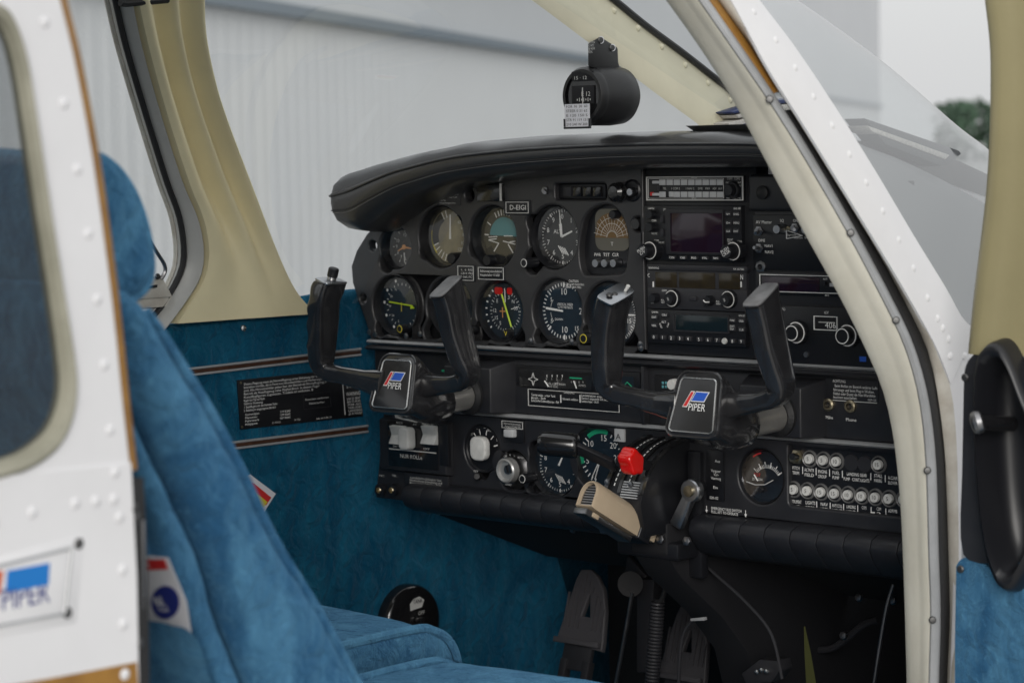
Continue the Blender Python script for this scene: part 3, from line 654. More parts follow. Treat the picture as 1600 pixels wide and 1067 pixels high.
# ================================================================== INSTRUMENT PANEL
pan = root('instrument_panel', 'black aircraft instrument panel with moulded charcoal gauge shroud', 'instrument panel', (-.15, 0, 1.30))
def lob(px, py, R, lobes=(), n=56, sq=None):
    c = P(px, py, 0); o = []
    for i in range(n):
        t = 2*pi*i/n; u = V((cos(t), 0, sin(t))); r = R
        for dx, dz, lr in lobes:
            L = V((dx, 0, dz)); b = u.dot(L); disc = b*b-L.length_squared+lr*lr
            if disc > 0: r = max(r, b+sqrt(disc))
        o.append((c.x+u.x*r, c.z+u.z*r))
    return o
def pxpoly(pts, n=5, Y=0): 
    a = [P(x, y, Y) for x, y in pts]+[P(*pts[0], Y)]; return [(p.x, p.z) for p in bez(a, n)[:-1]]
G = dict(clock=(617, 387, .0300), speed=(688, 370, .0425), att=(769, 371, .0425), alt=(863, 371, .0425), gs=(615, 478, .0425), hid=(701, 481, .0425), hsi=(779, 487, .0425), vsi=(870, 487, .0435), adf=(951, 492, .0435))
LB = dict(clock=[(-.018, -.022, .014)], speed=[(-.030, -.020, .012), (.03, .02, .01)], att=[(-.032, -.015, .013)], alt=[(-.036, -.034, .016), (-.036, .02, .01)], gs=[(-.028, -.034, .011), (.02, -.036, .014)], hid=[(-.034, -.034, .016), (.032, -.034, .014)], hsi=[(-.036, -.034, .016), (.032, -.034, .014)], vsi=[(-.031, -.034, .012), (.033, -.028, .01)], adf=[(-.036, -.034, .017), (.033, -.033, .014)])
OUT = [(579, 531), (571, 504), (559, 470), (550, 442), (548, 416), (556, 392), (572, 366), (600, 338), (650, 305), (720, 281), (800, 267), (900, 259), (1004, 251), (1006, 400), (1009, 547), (800, 538.5)]
outer = [(P(a, b).x, P(a, b).z) for a, b in OUT]
holes = [lob(*G[k], LB[k]) for k in G]
STO = [(911, 345), (922, 329), (942, 320), (960, 325), (974, 344), (981, 375), (979, 405), (974, 425), (955, 429), (925, 430), (912, 428), (906, 412), (905, 380)]
holes.append(pxpoly(STO, 4))
for x, y, r in ((582, 384, .0075), (567, 467, .0065), (733, 305, .0085), (996, 351, .0095)): holes.append(lob(x, y, r, (), 20))
a, b, c, d = prect(867, 287, 947, 312); holes.append(rr(a, b, c, d, .004, 3))
shr = plate('gauge_shroud', outer, holes, (0, 0, 0), (1, 0, 0), (0, 0, 1), .016, .0032, K['shroud'], pan, 3)
a, b = P(560, 400).x, P(1007, 400).x
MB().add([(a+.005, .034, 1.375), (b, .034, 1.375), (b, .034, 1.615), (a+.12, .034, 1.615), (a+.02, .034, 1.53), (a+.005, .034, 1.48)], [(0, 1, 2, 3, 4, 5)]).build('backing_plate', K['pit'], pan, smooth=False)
# radio bay and right hand panel
a, b, c, d = prect(1006, 262, 1180, 556); MB().box(a, b, .004, .03, c, d).build('radio_rack', K['black'], pan, .001)
x1 = .30; q = P(1178, 400).x
MB().box(q, x1, .002, .03, P(1178, 555).z, 1.60).build('right_panel', K['panel'], pan, .0015)
a, b, c, d = prect(1171, 272, 1330, 330); MB().box(a+.002, .285, -.006, .002, c, d).build('blank_cover', K['panel'], pan, .005, 3)
# trims
zA, zB = P(1000, 556.5).z, P(1000, 666).z; XA, XB = P(577, 533).x, .43
def rail(nm, z, h, x0, x1, m='greytrim', pr=.006):
    return MB().loft([[V((x, .004, z-h)), V((x, -pr*.6, z-h*.8)), V((x, -pr, z)), V((x, -pr*.6, z+h*.8)), V((x, .004, z+h))] for x in (x0, x1)]).build(nm, K[m], pan, ang=50)
rail('trim_strip', zA, .0030, XA, XB); rail('dark_ledge', zA-.0085, .0042, XA, XB, 'panel', .009); rail('trim_strip', zB, .0030, P(600, 640).x, XB)
# middle shelf between the trims
zm0, zm1 = zB+.0028, zA-.011
MB().box(XA+.004, P(1004, 600).x, .006, .03, zm0, zm1).build('sub_panel', K['panel'], pan, .0015)
MB().box(P(1008, 600).x, XB, .006, .03, zm0, zm1).build('sub_panel', K['panel'], pan, .0015)
rail2 = MB().box(P(1003.2, 600).x, P(1008.4, 600).x, -.003, .03, zm0, zm1).build('divider', K['panel'], pan, .001)
def ybox(px0, px1, nm):
    a, b = P(px0, 600, 0).x, P(px1, 600, 0).x
    w0, w1 = zm0+.001, zm1-.004
    q = MB().loft([[V((a, .008, w0)), V((b, .008, w0)), V((b, .008, w1)), V((a, .008, w1))], [V((a+.012, -.028, w0+.001)), V((b-.016, -.028, w0+.001)), V((b-.016, -.028, w1-.010)), V((a+.012, -.028, w1-.010))]])
    return q.build(nm, K['panel'], pan, .002, 3)
ybox(706, 801, 'yoke_housing'); ybox(1164, 1288, 'yoke_housing')
# lower panel with its recesses
LOWO = [(603, 641), (1006, 671), (1412, 852), (1082, 801), (632, 760), (630, 783), (584, 780), (586, 745)]
zb0 = P(1000, 792).z; XB2 = .45
outer = [(P(598, 641).x, zB-.003), (XB2, zB-.003), (XB2, zb0), (P(632, 760).x, zb0), (P(632, 783).x, P(632, 783).z), (P(585, 781).x, P(632, 783).z)]
LG = dict(dial=(751, 702, .0330), key=(801, 737, .0285), alt2=(861, 729, .0420), map=(930, 716, .0425), egt=(1187, 745, .0345))
LLB = dict(dial=[(.0, -.03, .012)], key=[(-.02, .01, .016)], alt2=[(-.034, -.026, .014), (-.03, .02, .012)], map=[], egt=[])
a, b, c, d = prect(1230, 700, 1430, 800); BRK = rr(a, .40, c, d, .006, 4)
low = plate('lower_panel', outer, [lob(*LG[k], LLB[k]) for k in LG]+[BRK], (0, .002, 0), (1, 0, 0), (0, 0, 1), .014, .003, K['panel'], pan, 3)
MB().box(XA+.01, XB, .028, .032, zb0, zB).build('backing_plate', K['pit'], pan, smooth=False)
# padded knee roll, one moulded cushion between each pair of seams
def pads(cuts, z0, hh, par, kk=.975):
    for i, (u, v) in enumerate(zip(cuts, cuts[1:])):
        rg = []
        g = .0006
        for x, k in ((u+g, kk), (u+g+.0022, 1), (v-g-.0022, 1), (v-g, kk)):
            rg.append([V((x, .01, z0)), V((x, -.012*k, z0-.001)), V((x, -.026*k, z0-.006)), V((x, -.031*k, z0-.017)), V((x, -.024*k, z0-.030)), V((x, -.006, z0-hh*.85)), V((x, .02, z0-hh)), V((x, .05, z0-hh-.004)), V((x, .05, z0))])
        MB().loft(rg).build('knee_pad', K['pad'], par, ang=60)
cl = [P(x, 780, -.02).x for x in (634, 664, 695, 726, 757, 788, 820, 851, 882, 914, 946)]
pads(cl, zb0+.001, .046, pan)
cr = [P(x, 840, -.02).x for x in (1083, 1122, 1161, 1200, 1240, 1282, 1324, 1366, 1408)]+[.42]
pads(cr, zb0+.001, .058, pan)
MB().loft([[V((x, .05, zb0-.04)), V((x, .06, zb0-.045)), V((x, .35, zb0-.16)), V((x, .35, zb0-.15))] for x in (P(600, 780).x, .42)]).build('under_shelf', K['firewall'], pan)
for x, y in ((671, 799), (686, 800), (769, 806), (896, 828)):
    p = P(x, y, .015); MB().cyl(p, p+V((0, -.004, 0)), .004, .003, 10).build('screw', K['steel'], pan)
# ---------------- printed plates on the panel
def plac(nm, x0, y0, x1, y1, txt, h, m='black', fr=None, lines=None, proud=.0012, Y=0, tm='ink'):
    o = pbox(nm, x0, y0, x1, y1, Y, proud, m, pan, .0003)
    if fr: frame('border', x0+fr, y0+fr*.8, x1-fr, y1-fr*.8, Y-proud-.0002, 'dimink', o, 1.0, .0003)
    for (x, y, s, w_) in txt: pt(x, y, h, s, o, w_, Y-proud-.0004, tm)
    return o
plac('registration_plate', 787, 313, 829, 336, [(796, 328.0, 'D-EIGI', 25)], 7.6, fr=3.2)
plac('placard', 684, 299, 719, 321, [(687, 305, 'Mindestgeschwindigkeit', 29), (687, 309.5, 'in turbulenter Luft', 27), (687, 314, '226 kg', 9), (687, 318.5, 'Hoechstgeschw.', 25)], 2.4, 'shroud', None, tm='dimink')
plac('placard', 713, 414, 742, 440, [(720, 423, '1.  6  RO', 17), (720, 428.5, '2-20-10  YRO', 18), (721, 434, 'L-260 2 FC', 16)], 3.2, fr=2)
plac('placard', 746, 417, 788, 438, [(750, 425, 'Sicherung einschalten!', 34), (750, 431, 'Hauptschalter 17-028', 30)], 3.4, fr=1)
for y, s, w_, h in ((441, 'CAUTION', 15, 4), (445.5, 'ALL GYRO FLAPS INDICATING', 33, 3.2), (450, 'DEPLOY MAX 150Kts', 24, 3.2)): pt(896-w_/2, y, h, s, shr, w_, Y=-.0005)
plac('warning_plate', 1291, 584, 1372, 626, [(1301, 597, 'ACHTUNG', 20), (1304, 604.5, 'Beim Rollen im Bereich anderer Luft-', 67), (1302, 610.5, 'fahrzeuge und beim Flug in Wolken,', 64), (1302, 616.5, 'Nebel oder Dunst die Nav-Warnblitz-', 66), (1302, 622, 'leuchten ausschalten.', 37)], 4.4, 'panel', Y=.006)
plac('operating_plate', 824, 611, 969, 640, [(830, 618, 'Tankanzeige - unter Tank', 38), (830, 622.5, 'Benzin - nach', 22), (830, 627, 'Elektrische Kraftstoffpumpe - EIN', 43), (881, 614.5, 'LANDUNG', 16), (879, 624.5, 'Fahrwerk ausfahren', 24), (908, 619, 'Landeklappen eingefahren', 44), (908, 623.5, 'Gemisch eingestellt voll reich', 42), (908, 628, 'Ladepumpe - AUS', 27)], 3.6, fr=1.2, Y=.006)
for x in (875.5, 905.5): pbox('rule', x, 617, x+.9, 629, .0045, .0006, 'ink', pan, 0)
plac('alternate_air_plate', 1104, 704, 1130, 782, [(1117, 722, 'Aus', 8), (1111, 737, 'Vergaser', 15), (1115, 743, 'Vor-', 8), (1111, 748.5, 'Waermung', 15), (1114, 763, 'Ein', 7), (1109, 779, '0209-102', 13)], 4.4, 'black')
for y, s, w_ in ((795.5, 'EMERGENCY BUS SWITCH', 47), (801, 'PULL AFT TO OPERATE', 42)): pt(1111, y, 4.4, s, low, w_, Y=-.0018)
for x, y in ((1104, 796), (1165, 803)):
    p = P(x, y, -.0018); MB().add([p+V((-.0005, 0, .005)), p+V((.0005, 0, .005)), p+V((.0005, 0, 0)), p+V((.002, 0, 0)), p+V((0, 0, -.004)), p+V((-.002, 0, 0)), p+V((-.0005, 0, 0))], [(0, 1, 2, 3, 4, 5, 6)]).build('arrow_mark', K['ink'], pan, smooth=False)
plac('test_placard', 632, 741, 700, 763, [(641, 747, 'Landelicht-Schalter bei', 48), (640, 751, 'Notlandung Zuendung und', 50), (640, 755, 'Benzinhahn Schalter AUS', 49), (643, 759, 'Generator ein Tag Pumpe aus', 44)], 3.2, 'panel', tm='dimink', Y=-.003)
# ================================================================== INSTRUMENTS
def gauge(name, label, cat, key, dm, depth=.012, grp='gauges in the instrument panel', src=G, cover=True, Rk=1.0):
    px, py, R = src[key]; c = P(px, py, 0); r = root(name, label, cat, c, grp); D = depth; R = R*Rk
    MB().lathe([(R*1.02, -.006-D*.1), (R*1.0, -.010+.004), (R*.97, -.004), (R*.93, -D*.7), (R*.885, -D), (R*.88, -D-.003), (R*1.02, -D-.003)], c, (0, -1, 0), 48, (0, 0)).build('bezel', K['black'], r)
    MB().lathe([(R*.89, -D-.0015), (R*.89, -D-.001)], c, (0, -1, 0), 48).build('dial_face', K[dm], r, smooth=False)
    if cover: MB().lathe([(R*.92, -D*.55), (.0001, -D*.55)], c, (0, -1, 0), 40, (0, 0)).build('glass', K['iglass'], r, smooth=False)
    return r, c+V((0, D+.0008, 0)), R
def da(c, deg, r, dy=0): return c+V((sin(radians(deg))*r, -dy, cos(radians(deg))*r))
def ticks(r, c, R, angs, r0, r1, w_, m='ink', nm='scale_marks'):
    q = MB()
    for a in angs:
        d = V((sin(radians(a)), 0, cos(radians(a)))); s = V((d.z, 0, -d.x))*w_/2; A, B = c+d*R*r0, c+d*R*r1
        q.add([A-s, A+s, B+s, B-s], [(0, 1, 2, 3)])
    return q.build(nm, K[m], r, smooth=False)
def num(r, c, R, deg, rad, s, h, m='ink', wd=None): return text(s, da(c, deg, rad*R, .0002), h/.7, r, m, align='CENTER', width=wd)
def needle(r, c, deg, r0, r1, w0, w1, m='ink', dy=.002, nm='pointer'):
    d = V((sin(radians(deg)), 0, cos(radians(deg)))); s = V((d.z, 0, -d.x)); A, B = c+d*r0+V((0, -dy, 0)), c+d*r1+V((0, -dy, 0))
    return MB().prism([A-s*w0/2, A+s*w0/2, B+s*w1/2, B-s*w1/2], V((0, -.0005, 0))).build(nm, K[m], r, smooth=False)
def arc(r, c, a0, a1, r0, r1, m, nm='colour_arc', n=16, dy=.0002):
    q = MB(); A = [(a0+(a1-a0)*i/n) for i in range(n+1)]
    q.loft([[da(c, a, r0, dy), da(c, a, r1, dy)] for a in A], (0, 0), False); return q.build(nm, K[m], r, smooth=False)
def poly(r, pts, m, nm, dy=.0004): return MB().prism([p+V((0, -dy, 0)) for p in pts], V((0, -.0002, 0))).build(nm, K[m], r, smooth=False)
def knob(nm, px, py, Yt, rad, ln, m, par, ribs=0, taper=.94, cap=None, base=None):
    p = P(px, py, Yt); q = MB()
    pf = [(rad*1.0, 0), (rad*taper, ln-.0012), (rad*taper*.9, ln), (.0001, ln)]
    if ribs:
        n = ribs*2; rg = []
        for k, (rr_, h) in enumerate(pf): rg.append([p+V((cos(2*pi*j/n)*rr_*(1 if j % 2 or k == 3 else .92), ln-h, sin(2*pi*j/n)*rr_*(1 if j % 2 or k == 3 else .92))) for j in range(n)])
        q.loft(rg)
    else: q.lathe(pf, p+V((0, ln, 0)), (0, -1, 0), 24)
    o = q.build(nm, K[m], par, ang=30)
    if cap: MB().lathe([(rad*taper*.86, 0), (rad*taper*.70, .0003)], p+V((0, -.0001, 0)), (0, -1, 0), 24, (0, 0)).build('cap_ring', K[cap], o, smooth=False)
    return o
# clock
r, c, R = gauge('panel_clock', 'small round clock with orange hands at the left end of the top gauge row', 'clock', 'clock', 'dial', .020)
ticks(r, c, R, range(0, 360, 30), .70, .82, .0012, 'dimink'); needle(r, c, 245, 0, .014, .003, .001, 'orange', nm='hour_hand'); needle(r, c, 98, 0, .019, .003, .001, 'orange', nm='minute_hand')
MB().lathe([(.0035, .002), (.0035, .0032), (.001, .0034)], c, (0, -1, 0), 12).build('hub_cap', K['orange'], r)
for s, a in (('9', 270), ('10', 300), ('8', 240), ('7', 210), ('6', 180), ('12', 0)): num(r, c, R, a, .56, s, .0050, 'dimink')
needle(r, c, 180, .008, .022, .002, .001, 'dimink', nm='second_hand')
# airspeed
r, c, R = gauge('airspeed_indicator', 'airspeed gauge with beige reflection painted on its face and white pointer, second from left in top row', 'gauge', 'speed', 'buff', .021)
arc(r, c, 250, 330, R*.56, R*.86, 'dial', 'dark_sector'); ticks(r, c, R, range(200, 350, 12), .62, .86, .0014); ticks(r, c, R, range(20, 180, 20), .72, .86, .0013)
arc(r, c, 230, 282, R*.83, R*.88, 'yel'); needle(r, c, 2, -.004, .030, .0034, .0012); knob('setting_knob', 704, 404, -.002, .0080, .018, 'black', r)
for s, a in (('40', 40), ('60', 62), ('80', 86), ('100', 112), ('120', 138)): num(r, c, R, a, .58, s, .0048, 'dimink')
# attitude
r, c, R = gauge('attitude_indicator', 'artificial horizon with sky blue upper half and miniature aeroplane bar', 'gauge', 'att', 'ring', .024)
sk_ = [da(c, a, R*.62) for a in range(-86, 96, 8)]; poly(r, sk_, 'sky', 'sky_half'); ea = [da(c, a, R*.62) for a in range(94, 276, 8)]; poly(r, ea, 'earth', 'earth_half')
ticks(r, c, R, (-86, -58, -28, -18, -9, 0, 9, 18, 28, 58, 86), .68, .86, .0017)
L = c+V((0, -.003, 0))
for (x0, z0, x1, z1) in ((-.026, -.001, -.011, .0), (.002, .001, .017, .001), (-.026, -.005, -.008, -.009), (-.008, -.009, -.017, -.020), (.009, -.010, .018, -.022), (-.026, -.0045, -.012, -.003), (.0, -.006, .022, -.010), (.012, -.007, .022, -.006)):
    A, B = L+V((x0, 0, z0)), L+V((x1, 0, z1)); MB().tube([A, B], .0008, 6).build('aeroplane_bar', K['ink'], r)
arc(r, c, 118, 242, R*.62, R*.89, 'black', 'lower_mask', 18, .0012); knob('cage_knob', 760, 407, -.003, .0075, .012, 'black', r)
# altimeter
r, c, R = gauge('altimeter', 'altimeter marked ALT with two white hands and striped warning sector', 'gauge', 'alt', 'dial', .020)
ticks(r, c, R, range(0, 360, 7), .78, .85, .0007); ticks(r, c, R, range(0, 360, 36), .75, .87, .0013)
for s, a in (('0', 0), ('1', 36), ('2', 72), ('3', 108), ('4', 144), ('5', 180), ('6', 216), ('7', 252), ('8', 288), ('9', 324)): num(r, c, R, a, .62, s, .0066)
text('ALT', c+V((-.0085, -.0002, .0065)), .0078, r, align='CENTER'); needle(r, c, 355, .0, .017, .0035, .0045); needle(r, c, 355, .017, .036, .0022, .0006, nm='long_pointer'); needle(r, c, 68, 0, .020, .0028, .0022, nm='short_pointer')
for k in range(4):
    A = c+V((-.004+k*.0035, -.0003, -.009-.001*k)); MB().prism([A+V((-.004, 0, -.0035)), A+V((-.0028, 0, -.0025)), A+V((.004, 0, -.012)), A+V((.0028, 0, -.013))], V((0, -.0002, 0))).build('warning_stripe', K['ink'], r, smooth=False)
knob('pressure_knob', 818.5, 411, -.022, .0068, .024, 'black', r, 14, cap='dimink')
# lightning detector (D shaped display)
c = P(943, 373, .010); r = root('storm_display', 'D shaped weather display with amber fan chart above three round buttons', 'display', P(943, 373), 'gauges in the instrument panel')
MB().prism([V((x, .012, z)) for x, z in pxpoly([(a-1, b-1) if a < 940 else (a+2, b) for a, b in STO], 4)], V((0, .006, 0))).build('case', K['black'], r)
c = P(958, 370, .011)
face = [c+V((x, 0, z)) for x, z in rr(-.0295, .0285, -.018, .036, .012, 5)]; fd = MB().prism(face, V((0, -.0006, 0))).build('chart_lower', K['greydial'], r, smooth=False)
cc = c+V((-.0008, -.0008, -.0015)); poly(r, [da(cc, a, .0325 if abs(a) < 58 else .0285) for a in range(-90, 91, 6)], 'amber', 'chart_fan', .0001)
ticks(r, cc+V((0, -.0005, 0)), 1, range(-78, 79, 13), .008, .031, .0005, 'dimink', 'chart_spokes')
for R_ in (.0085, .0185, .0255): arc(r, cc, -84, 84, R_, R_+.0006, 'dimink', 'chart_arc', 24, .0006)
for q0 in ((-.002, -.006, .002, -.0055), (-.0003, -.010, .0003, -.0055)): poly(r, [cc+V((q0[0], 0, q0[1])), cc+V((q0[2], 0, q0[1])), cc+V((q0[2], 0, q0[3])), cc+V((q0[0], 0, q0[3]))], 'ink', 'aeroplane_mark', .0006)
for i, (x, s) in enumerate(((928, 'PWR'), (942, 'TST'), (956, 'CLR'))):
    pt(x+.5, 400.5, 5.2, s, r, 10, .011); knob('push_button', x+1.5, 411.5, -.001, .0058, .012, 'metal', r)
knob('dimmer', 956, 335.5, -.002, .006, .014, 'black', r)
# lower row
r, c, R = gauge('glideslope_indicator', 'course gauge with level yellow green bar, leftmost of the lower gauge row', 'gauge', 'gs', 'dialblue', .017)
ticks(r, c, R, range(0, 360, 15), .66, .74, .0010, 'dimink'); ticks(r, c, R, (-20, -55, -85, -115, -150, 180), .80, .90, .0036)
MB().tube([c+V((-.024, -.002, .004)), c+V((.022, -.002, -.0005))], .0011, 6).build('course_bar', K['yellow'], r); needle(r, c, 97, .018, .026, .005, .001, 'yellow')
needle(r, c, 180, -.004, .009, .001, .001, 'yel', nm='lubber_line')
for s, a in (('N', 330), ('30', 298), ('W', 265), ('24', 232), ('S', 200)): num(r, c, R, a, .58, s, .0036, 'dimink')
knob('course_knob', 624.5, 514, -.004, .0062, .012, 'black', r, 14, cap='yel')
r, c, R = gauge('turn_coordinator', 'gauge half hidden behind the right horn of the left control wheel', 'gauge', 'hid', 'dial', .015)
ticks(r, c, R, (-60, -90, -100, -120, 60, 90, 120), .72, .86, .0034); ticks(r, c, R, (0, 180), .6, .86, .001); arc(r, c, 100, 260, R*.35, R*.42, 'dimink', 'slip_tube')
knob('heading_knob', 733, 516, -.008, .0070, .014, 'black', r, 14, cap='yel')
r, c, R = gauge('horizontal_situation_indicator', 'compass card gauge with two red flags and slanting yellow green needle', 'gauge', 'hsi', 'dialblue', .013)
ticks(r, c, R, range(0, 360, 10), .58, .65, .0008, 'dimink'); ticks(r, c, R, range(0, 360, 30), .56, .66, .0014); ticks(r, c, R, (-100, -85, -70, -55, -40, -115, -130, 60, 85, 110), .78, .86, .002)
for s, a in (('6', 345), ('E', 312), ('12', 270), ('15', 240), ('S', 210), ('3', 20), ('N', 48), ('33', 78)): num(r, c, R, a, .46, s, .0050)
for x0, x1 in ((-.018, -.0035), (.0045, .014)): poly(r, [c+V((x, 0, z)) for x, z in rr(x0, x1, .0225, .0320, .003, 3)], 'red', 'warning_flag', .001)
MB().tube([c+V((-.004, -.0025, .023)), c+V((.0125, -.0025, -.021))], .0013, 6).build('course_needle', K['yellow'], r)
MB().tube([c+V((.001, -.002, .031)), c+V((.002, -.002, .012))], .0006, 6).build('lubber_line', K['ink'], r)
for q0 in ((-.009, -.001, .002, .0005), (-.0045, -.009, -.003, .005)): poly(r, [c+V((q0[0], 0, q0[1])), c+V((q0[2], 0, q0[1])), c+V((q0[2], 0, q0[3])), c+V((q0[0], 0, q0[3]))], 'orange', 'aeroplane_mark', .0016)
ticks(r, c, R, (75,), .25, .6, .0009); knob('course_knob', 790, 521.5, -.004, .0066, .010, 'black', r, 14)
text('V', P(790, 521.5, -.0046), .009, r, 'yel', align='CENTER')
r, c, R = gauge('vertical_speed_indicator', 'gauge printed VERTICAL SPEED with one white pointer at nine o clock', 'gauge', 'vsi', 'dialblue', .014)
ticks(r, c, R, [90+k*8.5 for k in range(6, 37)], .76, .86, .0013); ticks(r, c, R, (0, 180, 270-42, 270+42), .72, .88, .0022)
num(r, c, R, 0, .58, '10', .0085); num(r, c, R, 180, .58, '10', .0085); num(r, c, R, 90, .66, '2', .0085); num(r, c, R, 137, .72, '15', .006); num(r, c, R, 303, .60, '5', .0055); num(r, c, R, 237, .60, '5', .0055)
text('VERTICAL SPEED', c+V((.002, -.0003, .0085)), .0050, r, align='CENTER', width=.027); text('100 FEET PER MINUTE', c+V((.002, -.0003, .0045)), .0042, r, align='CENTER', width=.026)
needle(r, c, 276, .0, .030, .0022, .0030); text('DOWN', c+V((-.009, -.0003, -.0115)), .0042, r, align='CENTER')
for a0, a1 in ((280, 308), (232, 264)): arc(r, c, a0, a1, R*.53, R*.55, 'dimink', 'direction_arc', 8)
r, c, R = gauge('bearing_indicator', 'blue dial gauge partly hidden behind the left horn of the right control wheel', 'gauge', 'adf', 'dialblue', .013)
ticks(r, c, R, range(0, 360, 6), .72, .80, .0007); ticks(r, c, R, range(0, 360, 30), .68, .82, .0016); needle(r, c, 90, .010, .034, .0016, .0016)
for s, a in (('S', 140), ('E', 50), ('N', 320), ('W', 230), ('15', 110)): num(r, c, R, a, .56, s, .0058)
knob('heading_knob', 911.5, 529, -.010, .0074, .016, 'black', r, 14, cap='yel')
# loose switches and knobs of the shroud
def thing(nm, lab, cat, px, py, grp=None): return root(nm, lab, cat, P(px, py), grp)
t = thing('toggle_switch', 'tiny steel toggle switch right of the registration plate', 'switch', 853, 298, 'switches on the panel')
MB().lathe([(.0055, 0), (.0055, .003), (.003, .0035), (.003, .006)], P(853, 298, 0), (0, -1, 0), 6).build('nut', K['steel'], t); MB().tube([P(853, 298, -.004), P(851, 301, -.016)], [.0016, .0022], 8).build('lever', K['steel'], t)
t = thing('annunciator', 'dark row of three unlit warning lamps above the top gauges', 'warning lamps', 907, 299)
pbox('housing', 868, 288, 946, 311, .010, .002, 'black', t, .0005)
for x in (880, 895, 911, 926): pbox('lamp', x, 292, x+12.5, 307, .008, .004, 'gloss' if x > 890 else 'darkkey', t, .0006)
t = thing('dimmer_knob', 'glossy black domed knob at the right end of the warning lamps', 'knob', 961, 301, 'knobs on the shroud')
p = P(958, 301, -.016); MB().lathe([(.0118, -.016), (.0128, -.010), (.0122, -.003), (.008, .001), (.0001, .002)], p, (0, -1, 0), 28).build('knob', K['gloss'], t); MB().lathe([(.0130, -.0125), (.0134, -.011), (.0130, -.0095)], p, (0, -1, 0), 28, (0, 0)).build('ring', K['steel'], t)
t = thing('lock_barrel', 'small bright steel lock in a dark round recess near the radios', 'lock', 989, 299)
MB().lathe([(.0145, .0), (.0145, .0015), (.0125, .003), (.0118, .0005), (.0118, -.004)], P(988, 298, 0), (0, -1, 0), 28).build('collar', K['black'], t); MB().lathe([(.0055, 0), (.0055, .007), (.0045, .0085), (.0001, .0085)], P(990, 300, -.001), (0, -1, 0), 16).build('barrel', K['metal'], t)
poly(t, [P(x, y, -.0098) for x, y in ((988, 299), (992, 299), (992, 301), (988, 301))], 'pit', 'keyway')
t = thing('reset_button', 'round black push button right of the storm display', 'button', 992, 350); knob('cap', 992, 350, -.002, .0078, .012, 'gloss', t)
t = thing('display_window', 'small dark smoked lamp window below the glareshield at the top left', 'lamp window', 764, 302); pbox('lens', 744, 287, 784, 315, 0, .006, 'gloss', t, .002); pbox('rim', 780.5, 287, 783, 314, -.006, .0006, 'dimink', t, 0)
scp = MB().lathe([(.0042, 0), (.0040, .0012), (.0001, .0022)], P(577, 519, -.001), (0, -1, 0), 12).build('screw', K['steel'], pan)
for x, y in ((586, 523), (656, 522), (829, 533), (1000, 538), (1001, 544), (634, 525), (893, 534), (737, 528)): copyat(scp, P(x, y, -.001), pan)
# ---------------- radios
def keys(par, pts, wpx, hpx, Y, pr, m, nm='key', bev=.0008):
    o = None
    for x, y in pts:
        if o is None: o = pbox(nm, x-wpx/2, y-hpx/2, x+wpx/2, y+hpx/2, Y, pr, m, par, bev); base = V((x, y, 0))
        else:
            c = P(x, y, Y-pr); c0 = P(base.x, base.y, Y-pr); copyat(o, WL[o.name]+c-c0, par)
def dual(nm, bx, by, tx, ty, ro, ri, par, txt=None, Y=-.004, ribs=16, mid=None, ring='dimink'):   # concentric selector: outer collar at the panel, inner knob standing further out
    L = (P(bx, by, Y).x-P(tx, ty, Y).x)/.92; L = max(.012, L*.80)
    pb = P(bx, by, Y); o = MB(); l1 = L*.45
    n = ribs*2
    rg = [[pb+V((cos(2*pi*j/n)*ro*k*(1 if j % 2 else .95), -h, sin(2*pi*j/n)*ro*k*(1 if j % 2 else .95))) for j in range(n)] for k, h in ((1.05, 0), (1, .001), (.97, l1-.001), (.9, l1))]
    ob = o.loft(rg).build(nm, K['black'], par, ang=30)
    MB().lathe([(ro*.90, l1+.0001), (ro*.80, l1+.0004)], pb, (0, -1, 0), 28, (0, 0)).build('cap_ring', K[ring], ob, smooth=False)
    inn = MB().lathe([(ri, l1), (ri*.96, L-.001), (ri*.88, L), (.0001, L)], pb, (0, -1, 0), 24).build('inner_knob', K['black'], ob)
    if txt: text(txt, pb+V((0, -L-.0004, 0)), ri*.62, ob, 'ink', align='CENTER', rot=.5, ls=.8)
    else: MB().lathe([(ri*.86, L+.0002), (ri*.74, L+.0004)], pb, (0, -1, 0), 24, (0, 0)).build('cap_ring', K[ring], ob, smooth=False)
    return ob
GR = 'radio units in the centre stack'
def unit(nm, lab, x0, y0, x1, y1, pr, m='black', cat='radio'):
    r = thing(nm, lab, cat, (x0+x1)/2, (y0+y1)/2, GR); a = P(x0, (y0+y1)/2).x; b = P(x1, (y0+y1)/2).x
    z0, z1 = P((x0+x1)/2, y1).z, P((x0+x1)/2, y0).z; MB().box(a, b, -pr, .02, z0, z1).build('face', K[m], r, .0012); return r
r = unit('audio_selector_panel', 'top radio unit with two rows of light grey square keys', 1009.5, 275, 1162.5, 314.5, .003)
frame('border', 1010.5, 276, 1161.5, 313.5, -.003, 'dimink', r, 1.4, .0012); frame('inner_line', 1013, 279, 1131, 310.5, -.003, 'dimink', r, .7, .0004)
kx = [1034.5+11.28*i for i in range(9)]
keys(r, [(x, 285.2-.01*i) for i, x in enumerate(kx)]+[(x, 304+.02*i) for i, x in enumerate(kx) if i != 1], 9.3, 8.6, -.003, .0016, 'keygrey', bev=.0003); pbox('narrow_key', 1044.6, 299.6, 1050.8, 308, -.003, .004, 'keygrey', r)
for y in (285, 304): pbox('lamp_key', 1018.5, y-2.3, 1029, y+2.3, -.003, .003, 'keygrey', r)
pbox('red_lamp', 1015.5, 300.5, 1020, 306, -.003, .002, 'redp', r, .0004); pbox('green_lamp', 1026.5, 291, 1031, 297, -.003, .002, 'darkkey', r, .0004)
